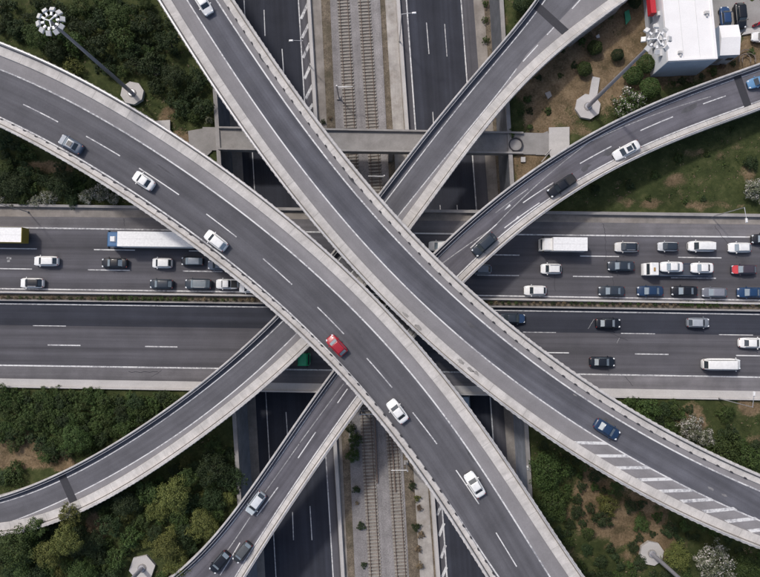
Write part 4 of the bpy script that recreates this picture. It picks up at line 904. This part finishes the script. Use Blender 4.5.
def slab(name,pts,z,mat,label=None,cat=None,th=0.25,kind=None):
    w_=[P(x,y,z) for x,y in pts]; ar=sum(w_[i][0]*w_[(i+1)%len(w_)][1]-w_[(i+1)%len(w_)][0]*w_[i][1] for i in range(len(w_)))
    if ar<0: w_=w_[::-1]
    mb=MB(); mb.prism(w_,z-th,z); o=mb.build(name,mat); tag(o,label,cat,None,kind); return o
slab('yard_paving',[(712,-60),(830,-60),(830,31),(745,31),(738,36),(715,40),(700,20),(700,-60)],0.0,surf_mat('yard_concrete',0.30,0.12,0.3,0.0,tint=(1.0,0.96,0.93),stain=0.6,staincol=(0.22,0.2,0.19)),kind='structure',th=0.6)
slab('yard_kerb',[(742,35),(747,28.5),(770,27),(770,32),(750,33.5)],0.12,CONC,kind='structure',th=0.5)
slab('concrete_slab',[(549,127.5),(569.5,127),(569.5,149),(558,156),(551,158),(549,150)],0.12,CONC,'pale concrete slab at the east end of the old bridge','slab')
slab('concrete_slab',[(541,134),(548,131),(549,150),(546,155),(536,155),(536,134)],0.05,CONC_D,'cracked grey concrete strip between the round shaft and the pale slab','slab')
slab('concrete_slab',[(589,96),(592.5,76.5),(600,78),(597,97)],0.22,CONC,'narrow concrete slab beside the mast pad among dry bushes','slab')
slab('concrete_slab',[(155,121),(170,120),(170,133),(166,136)],0.1,CONC,'small pale slab beside the parapet of the left viaduct','slab')
slab('concrete_slab',[(188,131),(206,128),(212,151),(207,156),(189,143)],0.03,BRIDGEC,'cracked paving at the west end of the old bridge','slab')
slab('drain_cover',[(521,157),(525.5,157),(525.5,162),(521,162)],0.1,CONC,'small square pale cover in the brown grass patch','cover')
slab('green_sheet',[(624.6,12),(629,9.5),(631,19),(626,25)],0.12,plain('green_plastic',(0.02,0.22,0.12),0.6),'green plastic sheet lying on the dry grass at the top','sheet',th=0.12)
slab('rubble_block',[(545,93),(550,91),(552,96),(548,99)],0.15,CONC_D,'pale broken block on the dry grass near the single lane ramp','block')
slab('rubble_block',[(596,36),(599,34),(600,37.5),(597,38)],0.15,CONC,'small white stone beside the round bushes near the top','block')
# round shaft beside the old bridge
x,y=P(516,144.3,0.5); root=tag(empty('round_shaft',(x,y,0.06)),'round concrete shaft with dark rim on the old bridge','shaft')
mb=MB()
for i in range(28):
    a0,a1=2*math.pi*i/28,2*math.pi*(i+1)/28; c0,s0_,c1,s1_=math.cos(a0),math.sin(a0),math.cos(a1),math.sin(a1)
    for r_a,z_a,r_b,z_b in ((1.25,0.003,1.25,0.45),(1.25,0.45,1.07,0.45),(1.07,0.45,1.07,0.1)): mb.poly([(r_a*c0,r_a*s0_,z_a),(r_a*c1,r_a*s1_,z_a),(r_b*c1,r_b*s1_,z_b),(r_b*c0,r_b*s0_,z_b)])
mb.build('rim',TAR,root)
mb=MB(); mb.prism(octagon(0,0,1.07,28),0.003,0.12); mb.build('lid',CONC_D,root)
# red scooter and pile of hoses by the yard
x,y=P(757,24.5,0.4); root=tag(empty('motor_scooter',(x,y,0.0),0.4),'red motor scooter parked at the right edge of the yard','scooter')
for xx in (-0.6,0.6): mb=MB(); mb.tube((xx,-0.07,0.25),(xx,0.07,0.25),0.25,n=14); mb.build('wheel',DARK,root)
mb=MB(); loft([[(x_,w_,0.3),(x_,w_,h_),(x_,-w_,h_),(x_,-w_,0.3)] for x_,w_,h_ in ((0.75,0.06,0.5),(0.5,0.22,0.95),(0.3,0.2,0.9),(0.15,0.2,0.4),(-0.1,0.2,0.4),(-0.3,0.24,0.75),(-0.85,0.16,0.7))],mb); mb.build('body',carpaint((0.5,0.03,0.06)),root,smooth=40)
mb=MB(); mb.box((-0.45,0,0.8),(0.75,0.3,0.12),top=.85); mb.build('seat',DARK,root)
mb=MB(); mb.tube((0.45,-0.35,1.05),(0.45,0.35,1.05),0.03,n=6); mb.tube((0.6,0,0.3),(0.45,0,1.05),0.04,n=6); mb.build('handlebar',GALV,root)
for k,(cx,cy,R_) in enumerate(((747,58,1.5),(749,60,1.2),(745,60,1.05))):
    mb=MB(); c=P3(cx,cy,0.1+0.12*k)
    for i in range(20):
        a0,a1=-0.4+3.9*i/20,-0.4+3.9*(i+1)/20; mb.tube((c.x+R_*math.cos(a0),c.y+R_*math.sin(a0),c.z),(c.x+R_*math.cos(a1),c.y+R_*math.sin(a1),c.z),0.09,n=6)
    tag(mb.build('hose_coil',plain('grey_brown_hose',(0.16,0.13,0.11),0.7)),('widest','middle','smallest')[k]+' grey hose coil lying on soil right of the annex','hose')
for k,(x0_,y0_,x1_,y1_) in enumerate(((545,155.5,551,149),(541.5,162,549,153))):
    mb=MB(); p,q_=P3(x0_,y0_,0.2),P3(x1_,y1_,0.2); mb.tube(p,q_,0.06,n=6); tag(mb.build('loose_pipe',CONC),('upper','lower')[k]+' thin pale pipe beside the pale slab near the ramp','pipe')

# ------------------------------------------------------------------ vegetation
def leaf_mat(name,dark,light,extra=None):
    m,n,l,b=node_mat(name); at=n.new('ShaderNodeAttribute'); at.attribute_name='tint'; oi=n.new('ShaderNodeObjectInfo')
    c=ramp(n,l,at.outputs['Fac'],[(0.0,dark),(1.0,light)]).outputs[0]
    hs=n.new('ShaderNodeHueSaturation'); mr=n.new('ShaderNodeMapRange'); mr.inputs[3].default_value=0.8; mr.inputs[4].default_value=1.2
    l.new(oi.outputs['Random'],mr.inputs[0]); l.new(mr.outputs[0],hs.inputs['Value']); l.new(c,hs.inputs['Color'])
    mr2=n.new('ShaderNodeMapRange'); mr2.inputs[3].default_value=0.485; mr2.inputs[4].default_value=0.51; l.new(oi.outputs['Random'],mr2.inputs[0]); l.new(mr2.outputs[0],hs.inputs['Hue'])
    l.new(hs.outputs[0],b.inputs['Base Color']); b.inputs['Roughness'].default_value=0.65; b.inputs['Specular IOR Level'].default_value=0.25
    return m
LEAF=dict(dark=leaf_mat('dark_leaves',(0.016,0.029,0.011),(0.040,0.062,0.022)),mid=leaf_mat('green_leaves',(0.024,0.043,0.012),(0.066,0.102,0.027)),
    olive=leaf_mat('olive_leaves',(0.052,0.066,0.016),(0.150,0.158,0.045)),pale=leaf_mat('grey_green_leaves',(0.07,0.085,0.05),(0.19,0.20,0.135)),dry=leaf_mat('dry_leaves',(0.10,0.075,0.045),(0.22,0.17,0.11)))
FLOWER=plain('white_blossom',(0.42,0.40,0.37),0.7)
BARK=surf_mat('bark',0.10,0.3,2.0,0,tint=(1.1,0.95,0.8))
def crown_mesh(seed,nleaf,ls,squash=0.75,flowers=0.0,core=0.55,gap=0.2,ballform=False):
    r=np.random.default_rng(seed); V=[];Fc=[];T=[];MI=[]
    nc=max(14,int(nleaf/45))
    dirs=r.normal(size=(nc,3)); dirs[:,2]=np.abs(dirs[:,2])*0.9-0.15; dirs/=np.linalg.norm(dirs,axis=1)[:,None]
    az=np.arctan2(dirs[:,1],dirs[:,0]); lob=1+0.16*np.sin(az*3+seed)+0.12*np.sin(az*5+seed*2.3)+r.normal(size=nc)*0.07
    rad=(core+(0.92-core)*r.random(nc)**0.6)*lob
    cc=dirs*rad[:,None]; cc[:,2]*=squash; ct=r.random(nc); cr=0.15+0.14*r.random(nc)
    for k in range(nleaf):
        i=r.integers(nc)
        o=r.normal(size=3); o/=np.linalg.norm(o); p=cc[i]+o*cr[i]*r.random()**0.4*np.array([1,1,0.8])
        if ballform or k%4==0:
            rr_=(0.97*r.random()**0.12) if ballform else 0.80*r.random()**0.4
            p=o*rr_*np.array([1,1,squash]); p[2]=abs(p[2])-0.1 if ballform else p[2]
            if ballform: p*=1+0.10*np.sin(o[0]*4+seed)*np.sin(o[1]*5)
        nrm=o*0.7+dirs[i]*0.5+r.normal(size=3)*0.45+np.array([0,0,0.35]); nrm/=np.linalg.norm(nrm)
        u=np.cross(nrm,r.normal(size=3)); u/=np.linalg.norm(u); v=np.cross(nrm,u); s_=ls*(0.6+0.8*r.random())
        b0=len(V); V+= [p-u*s_*.5, p-v*s_*.30+nrm*s_*.05, p+u*s_*.5, p+v*s_*.30+nrm*s_*.05]; Fc.append((b0,b0+1,b0+2,b0+3))
        T.append(np.clip(ct[i]*0.55+0.45*r.random(),0,1)); MI.append(1 if (flowers and r.random()<flowers*(1.8 if ct[i]>0.5 else 0.4) and np.linalg.norm(p)>0.5) else 0)
    me=bpy.data.meshes.new('crown'); me.from_pydata([tuple(p) for p in V],[],Fc); me.materials.append(LEAF['mid']); me.materials.append(FLOWER)
    me.polygons.foreach_set('material_index',MI); a=me.attributes.new('tint','FLOAT','FACE'); a.data.foreach_set('value',np.array(T,dtype=np.float32))
    return me
CROWN=dict(small=[crown_mesh(i,900,0.17) for i in (1,2,3,4)],mid=[crown_mesh(i,2200,0.115) for i in (5,6,7,8)],big=[crown_mesh(i,5200,0.075) for i in (9,10,11)],
    fsmall=[crown_mesh(i,1000,0.15,flowers=0.30) for i in (12,13)],fmid=[crown_mesh(i,2600,0.10,flowers=0.26) for i in (14,15)],ball=[crown_mesh(i,4600,0.10,0.85,ballform=True) for i in (16,17)])
TRUNK=None
def plant(name,px,py,rpx,col,label,cat,group=None,h=None,flowers=False,ball=False,z0=-0.4,ell=1.0):
    global TRUNK
    r=rpx/5.75; h=h if h is not None else max(0.5,r*1.15); zc=z0+max(h-r*0.55,r*0.35)
    x,y=P(px,py,zc); root=tag(empty(name,(x,y,z0),random.uniform(0,6.28)),label,cat,group)
    lib=CROWN['ball' if ball else (('fsmall' if r<1.2 else 'fmid') if flowers else ('small' if r<1.1 else 'mid' if r<2.3 else 'big'))]
    o=bpy.data.objects.new('crown' if r>1.0 else 'foliage',random.choice(lib)); COL.objects.link(o); o.parent=root; o.location=(0,0,zc-z0); o.scale=(r,r*ell,r*random.uniform(.85,1.1))
    o.material_slots[0].link='OBJECT'; o.material_slots[0].material=LEAF[col]
    if TRUNK is None:
        mb=MB(); rr=[(0.10,0),(0.075,0.25),(0.06,0.6),(0.03,0.95)]
        for (a_,z_),(b_,y_) in zip(rr,rr[1:]): mb.tube((0,0,z_),(0.02,0.0,y_),a_,b_,n=7,cap=False)
        for k in range(5):
            an=k*1.3; mb.tube((0.01,0,0.45+0.06*k),(0.42*math.cos(an),0.42*math.sin(an),0.85+0.03*k),0.035,0.012,n=5)
        t_=mb.build('trunk',BARK,smooth=True); TRUNK=t_
    else: t_=TRUNK.copy(); COL.objects.link(t_)
    t_.parent=root; t_.scale=(r*0.9,r*0.9,(zc-z0)+r*0.2)
    return root
T=[ # px,py,r,col,label,h
 ('tree',66,540,15,'olive','tall yellow green tree overlapping the single lane ramp at bottom left',6.5),('tree',70,516,12,'olive','yellow green tree top touching the ramp edge near the dark joint',6.0),
 ('tree',48,553,14,'olive','rounded olive tree near the bottom edge, left of the yellow green tree',5.5),
 ('tree',15,546,20,'mid','wide olive green tree in the bottom left corner',6.0),('tree',36,528,11,'mid','green tree between the corner tree and the ramp',5.0),
 ('tree',166,547,14,'olive','yellow green tree right beside the bottom left mast pad',5.0),('tree',174,494,17,'olive','large yellow green tree in the thicket right of centre',5.5),
 ('tree',203,525,15,'olive','yellow green tree next to the parapet of the two arrow ramp',4.5),('tree',187,478,10,'mid','green tree just above the large yellow green one',4.5),
 ('tree',214,468,17,'dark','dark tree beside the retaining wall at bottom left',4.5),('tree',126,503,14,'dark','dark tree below the single lane ramp, right of the soil patch',4.0),
 ('tree',148,492,13,'mid','green tree touching the lower edge of the single lane ramp',4.0),('tree',110,524,12,'dark','dark green tree right next to the brown soil clearing',3.5),
 ('tree',76,440,15,'mid','rounded green tree on the upper side of the single lane ramp',4.0),
 ('bush',15,474,12,'mid','green bush alone in the brown clearing at the left edge',1.6),('bush',4,478,9,'dark','dark bush cut by the left edge in the brown clearing',1.4),
 ('tree',120,17,14,'mid','green tree at top left between mast head and upper viaduct',4.0),('tree',124,38,13,'mid','lighter green tree below the top left one',4.0),
 ('tree',98,46,12,'dark','dark tree directly beside the pole of the top left mast',3.5),('bush',74,68,11,'olive','yellow green bush beside the parapet of the left viaduct',2.0),
 ('tree',151,66,13,'dark','dark tree above the octagonal pad of the top left mast',3.0),('bush',183,108,11,'dark','dark bush beside the old bridge approach',2.0),('bush',209,120,4.5,'pale','small pale bush at the corner of old bridge and retaining wall',1.2),
 ('tree',63,185,15,'dark','dark tree left of the flowering shrubs above the highway',3.0),('tree',15,186,15,'dark','dark tree at the left edge above the highway',3.0),
 ('bush',608,504,11,'olive','olive bush below the hatch bars at bottom right',2.2),('bush',603,518,10,'dark','dark round bush just below the olive bush',1.8),
 ('tree',676,556,14,'olive','yellow green tree right of the bottom right mast pad',3.5),('bush',548,470,20,'mid','wide smooth green bush below the retaining wall at bottom right',1.8),('bush',553,503,17,'mid','green bush cut off by the left viaduct at bottom right',1.8),
 ('tree',746,568,14,'mid','green tree in the bottom right corner',3.0),('bush',670,530,9,'dark','dark bush above the yellow green tree at bottom right',1.8),
 ('tree',648,410,13,'mid','green tree right below the south wall of the highway',2.5),('tree',722,452,20,'mid','large green tree under the hatched viaduct edge at the right',3.0),('tree',748,458,13,'mid','green tree at the right edge above the hatched viaduct',3.0),
 ('bush',726,414,9,'mid','green bush below the street lamp on the right',1.8),('bush',731,434,9,'dark','dark bush between the lamp and the large green tree',1.8),
 ('bush',751,163,8,'dark','dark bush on the grass at the right edge',1.6),
 ('bush',628,104,17,'mid','large bush with white spots beside the curved ramp',2.6),
]
placed=[(t[1],t[2],t[3]) for t in T]
for n_,x,y,r,c_,lb,h in T:
    plant(n_,x,y,r,c_,lb,n_,h=h,flowers=(c_=='mid' and x==628))
for x,y,r,c_,lb in ((595,47.5,8,'mid','round clipped green bush near the top, left of the dark one'),(617.5,55,6.8,'dark','dark round bush between mast pole and round green bush'),(584.5,69,8,'mid','round green bush above the octagonal pad'),
    (635,2,7,'dark','round dark bush cut by the top edge near the red sign'),(633,76,10,'mid','green bush under the mast pole near the white building'),(645,64,10,'mid','green bush against the corner of the white building'),(650,88,11,'mid','green bush between white building and curved ramp'),
    (524,4,11,'dark','dark bush left of the single lane ramp at the top')):
    plant('bush',x,y,r,c_,lb,'bush',ball=True,h=r/5.75*1.5)
for x,y,r,lb in ((88,196,9,'white flowering oleander first from the viaduct above the highway'),(101,192,10,'white flowering oleander in the middle of the row above the highway'),(113,199,7,'small white flowering oleander squeezed by the left viaduct'),
    (50,198,9,'white flowering oleander left of the dark tree gap above the highway'),(36,202,7,'low white flowering oleander above the highway wall'),(2,199,6,'white flowering oleander at the left edge'),
    (690,428,13,'pale flowering shrub right of the green trees below the highway'),(703,437,11,'pale flowering shrub touching the large green tree'),(713,560,19,'large pale grey green shrub at the bottom right'),(756,190,13,'pale grey shrub cut by the right edge above the highway'),(156,70,6,'small shrub with white flowers above the top left mast pad')):
    placed.append((x,y,r*1.3)); plant('flowering_shrub',x,y,r,'pale',lb,'shrub',flowers=True)
# thickets: many plants that look alike
def inside(x,y,poly):
    c_=False
    for (x0,y0),(x1,y1) in zip(poly,poly[1:]+poly[:1]):
        if (y0>y)!=(y1>y) and x<(x1-x0)*(y-y0)/(y1-y0)+x0: c_=not c_
    return c_
def thicket(poly,rmin,rmax,cols,label,group,nmax,avoid=(),dens=0.72,cat='shrub',hs=(1.0,1.7),fl=0.0):
    xs=[p[0] for p in poly]; ys=[p[1] for p in poly]; k=0
    for _ in range(nmax*40):
        if k>=nmax: break
        x,y=random.uniform(min(xs),max(xs)),random.uniform(min(ys),max(ys)); r=random.uniform(rmin,rmax)
        if not inside(x,y,poly) or any(math.hypot(x-a_,y-b_)<c_ for a_,b_,c_ in avoid): continue
        if any(math.hypot(x-a_,y-b_)<(r+c_)*dens for a_,b_,c_ in placed): continue
        placed.append((x,y,r)); k+=1; cc_=random.choice(cols); sz_='low' if r<(rmin+(rmax-rmin)*.33) else ('broad' if r>(rmin+(rmax-rmin)*.66) else 'middle sized'); cn_=dict(dark='dark green',mid='fresh green',olive='olive green',dry='dry brown',pale='pale')[cc_]; plant('shrub',x,y,r,cc_,sz_+' '+cn_+' '+label,cat,group,h=r/5.75*random.uniform(*hs),flowers=random.random()<fl)
thicket([(0,391),(180,396),(158,412),(130,428),(100,443),(66,457),(30,462),(20,447),(0,444)],5,9,['mid','mid','dark','mid'],'shrub in the thicket below the highway at left','green shrubs below the highway at left',105,avoid=[(30,452,13),(10,456,12),(62,464,8)],dens=0.5)
thicket([(0,545),(30,522),(62,510),(100,500),(140,485),(190,458),(212,440),(228,442),(236,500),(205,537),(165,577),(0,577)],5,14,['dark','mid','dark','olive','mid'],'shrub in the wood between the two ramps at bottom left','shrubs between the ramps at bottom left',75,avoid=[(93,524,15),(142,567,21)],dens=0.58)
thicket([(0,0),(152,0),(178,40),(200,80),(205,112),(188,122),(160,92),(132,78),(100,70),(62,56),(30,44),(0,32)],4.5,14,['dark','dark','mid','dark','dark'],'shrub in the wood at the top left','dark shrubs at the top left',80,avoid=[(28,4,9),(132,93,14),(190,66,17),(182,40,12),(142,78,10),(200,95,9)],dens=0.6)
thicket([(0,134),(36,152),(92,184),(124,203),(0,205)],5,9,['dark','dark','mid'],'shrub under the left viaduct above the highway','dark shrubs above the highway at left',26,avoid=[(46,166,13)],dens=0.6)
thicket([(626,402),(694,404),(700,424),(740,440),(760,446),(760,470),(715,450),(668,428),(640,412)],5,9,['mid','dark','mid'],'shrub between the highway wall and the hatched viaduct','green shrubs below the highway at right',26,dens=0.62)
thicket([(534,440),(552,446),(590,470),(650,505),(720,532),(760,552),(760,577),(580,577),(556,540),(534,490)],4,9,['dark','dark','mid'],'shrub scattered on the soil at bottom right','dark shrubs at the bottom right',52,avoid=[(652,553,15),(625,528,14),(612,535,10),(592,498,8)],dens=0.85)
thicket([(500,120),(545,118),(500,150),(500,122)],3,4,['mid'],'weed near the old bridge','weeds near the old bridge',3)
thicket([(575,185),(630,170),(700,140),(745,125),(760,200),(700,206),(560,207)],3,6,['dark','mid'],'shrub on the field right of the curved ramp','low shrubs on the field',9,dens=2.4,hs=(.6,.9))
thicket([(500,60),(560,50),(600,30),(575,90),(545,125),(512,125)],2.5,5,['mid','dry','dark'],'weed clump on the dry slope beside the single lane ramp','weed clumps on the dry slope',14,dens=1.3,hs=(.6,.9))
thicket([(655,90),(700,74),(720,66),(752,60),(752,50),(742,62),(700,78),(668,85)],2.5,5,['dark','mid','dry'],'weed between the white building and the curved ramp','weeds behind the white building',14,dens=0.9,hs=(.6,.9))
# plants beside the railway (their roots are in the sunken ground)
for x,y,r,c_,lb in ((355,440,8,'mid','green bush beside the track in the corner of ramp and viaduct'),(353,455,8,'mid','green bush just below the corner bush beside the track'),(351,428,6,'dark','dark bush at the top of the railway corner'),
    (356.5,489,4.5,'dark','round dark bush left of the tracks'),(361,526,4.5,'dark','second round dark bush left of the tracks, further down'),(364,565,3.5,'dark','lowest round dark bush left of the tracks'),(357,503,2.2,'dry','tiny dry weed left of the tracks'),
    (412,486,4.5,'dark','dark weed right of the tracks beside the viaduct'),(417,498,4,'olive','olive weed right of the tracks'),(419,508,3.5,'dry','dry weed right of the tracks'),(416,527,5,'dark','dark dry shrub right of the tracks'),(421,535,4,'dry','brown shrub right of the tracks'),(418,549,4,'dry','lower brown shrub right of the tracks'),(420,566,4,'dry','lowest brown shrub right of the tracks'),
    (485,20,4,'mid','narrow green weed strip plant beside the sunken road wall'),(486,40,4,'mid','green weed next to the manhole of the sunken road'),(485.5,4,4,'mid','topmost green weed beside the sunken road wall'),(323,122,3,'dark','dark weed beside the tracks above the old bridge'),(330,118,2.5,'dry','dry weed beside the tracks above the old bridge')):
    plant('bush' if r>4.6 else 'weed',x,y,r*1.05,c_,lb,'bush' if r>4.6 else 'weed',z0=TRENCH,h=r/5.3*1.1)
# median planting
for x in np.arange(3,760,6.1):
    if 258<x<330 or 372<x<478: continue
    hedge=(100<x<188 or 675<x<722); yy=297.4+x*0.0102
    plant('median_shrub',x+random.uniform(-1,1),yy+random.uniform(-.5,.5),random.uniform(2.6,3.4) if hedge else random.uniform(1.5,2.6),'mid' if hedge or random.random()<.25 else random.choice(['dry','dark']),
        'small green shrub of the hedge like stretch in the highway median' if hedge else 'small dry shrub in the row along the highway median','shrub','green shrubs in the median' if hedge else 'shrubs in a row along the median',h=0.7,z0=0.05)
# grass tufts and litter of leaves on the open ground
def tufts():
    r=np.random.default_rng(5); V=[];Fc=[];MI=[]; xw=np.polyfit([P(211.5,0)[1],P(246,577)[1]],[P(211.5,0)[0],P(246,577)[0]],1); xe=np.polyfit([P(499.5,0)[1],P(533,577)[1]],[P(499.5,0)[0],P(533,577)[0]],1)
    X=r.uniform(-72,72,60000); Y=r.uniform(-54,58,60000); U,W_=inv(X,Y,-0.2)
    ok=((X<np.polyval(xw,Y)-1)|(X>np.polyval(xe,Y)+1))&((W_<203)|(W_>402))&~((U>640)&(W_<72)&(W_<90-(U-640)*.3))
    dens=fbm(X,Y,0.25,31); so_=soil(X,Y); ok&=(r.random(60000)<np.clip((dens-0.35)*2.5,0,1)*(1-0.75*so_))
    for x,y,s_ in zip(X[ok],Y[ok],so_[ok]):
        k=0.16+0.22*r.random()
        mi=0 if r.random()>0.25+0.5*s_ else 1
        for _ in range(3):
            p=np.array([x,y,-0.30+0.12*r.random()])+r.normal(size=3)*np.array([.14,.14,.03]); n_=r.normal(size=3)*0.6+np.array([0,0,1]); n_/=np.linalg.norm(n_); u=np.cross(n_,r.normal(size=3)); u/=np.linalg.norm(u); v=np.cross(n_,u)
            b=len(V); V+=[tuple(p-u*k*.5),tuple(p-v*k*.25),tuple(p+u*k*.5),tuple(p+v*k*.25)]; Fc.append((b,b+1,b+2,b+3)); MI.append(mi)
    me=bpy.data.meshes.new('ground_cover'); me.from_pydata(V,[],Fc); me.materials.append(LEAF['mid']); me.materials.append(LEAF['dry']); me.polygons.foreach_set('material_index',MI)
    a=me.attributes.new('tint','FLOAT','FACE'); a.data.foreach_set('value',r.random(len(Fc)).astype(np.float32))
    o=bpy.data.objects.new('ground_cover',me); COL.objects.link(o); o['kind']='stuff'; o['label']='grass tufts and weeds on the open ground between the roads'; o['category']='ground cover'
tufts()

# scuffs, oil stains and patches on the viaduct decks
SCUF=surf_mat('scuffed_asphalt',0.21,0.3,1.5,0.0,tint=(1,0.98,1.0)); OIL=surf_mat('oil_stained_asphalt',0.092,0.2,1.0,0.0,tint=(0.97,0.97,1.06)); DSTAIN=surf_mat('dark_stained_concrete',0.26,0.3,1.5,0.0,tint=(1,0.96,0.92))
def blob(cv,px,py,rl,rw,mat,dz,nm):
    s_,d_=cv.sd(px,py); r=random.Random(int(px*7+py)); pts=[]
    for i in range(11):
        a=2*math.pi*i/11; k=r.uniform(.6,1.15); pts.append(cv.pt(s_+rl*k*math.cos(a),d_+rw*k*math.sin(a),dz))
    mb=MB(); mb.poly(pts); o=mb.build(nm,mat); o['kind']='structure'
for px,py,l_,w_ in ((425,312,0.5,0.25),(710,488,0.9,0.35),(724,495,0.7,0.3),(575,395,0.6,0.2)): blob(B,px,py,l_*.7,w_*.6,SCUF,0.014,'deck_scuff')
for px,py,l_,w_ in ((246,22,1.0,0.3),(262,58,1.4,0.3),(300,110,0.8,0.3),(352,180,1.2,0.35),(470,325,1.0,0.3),(610,422,1.3,0.3)): blob(B,px,py,l_,w_,OIL,0.0085,'oil_stain')
for px,py,l_,w_ in ((165,170,1.6,0.2),(356,330,1.4,0.18),(470,455,1.5,0.2)): blob(A,px,py,l_,w_,OIL,0.0085,'oil_stain')
for px,py in ((405.5,315),(418,327),(461,361.5),(470,369),(476,373)): blob(B,px,py,0.7,0.3,DSTAIN,0.206,'concrete_stain')
for px,py,l_,w_ in ((610,152,1.6,0.5),(585,168,1.3,0.5),(690,108,2.2,0.6)): blob(D,px,py,l_,w_,OIL,0.0085,'oil_stain')
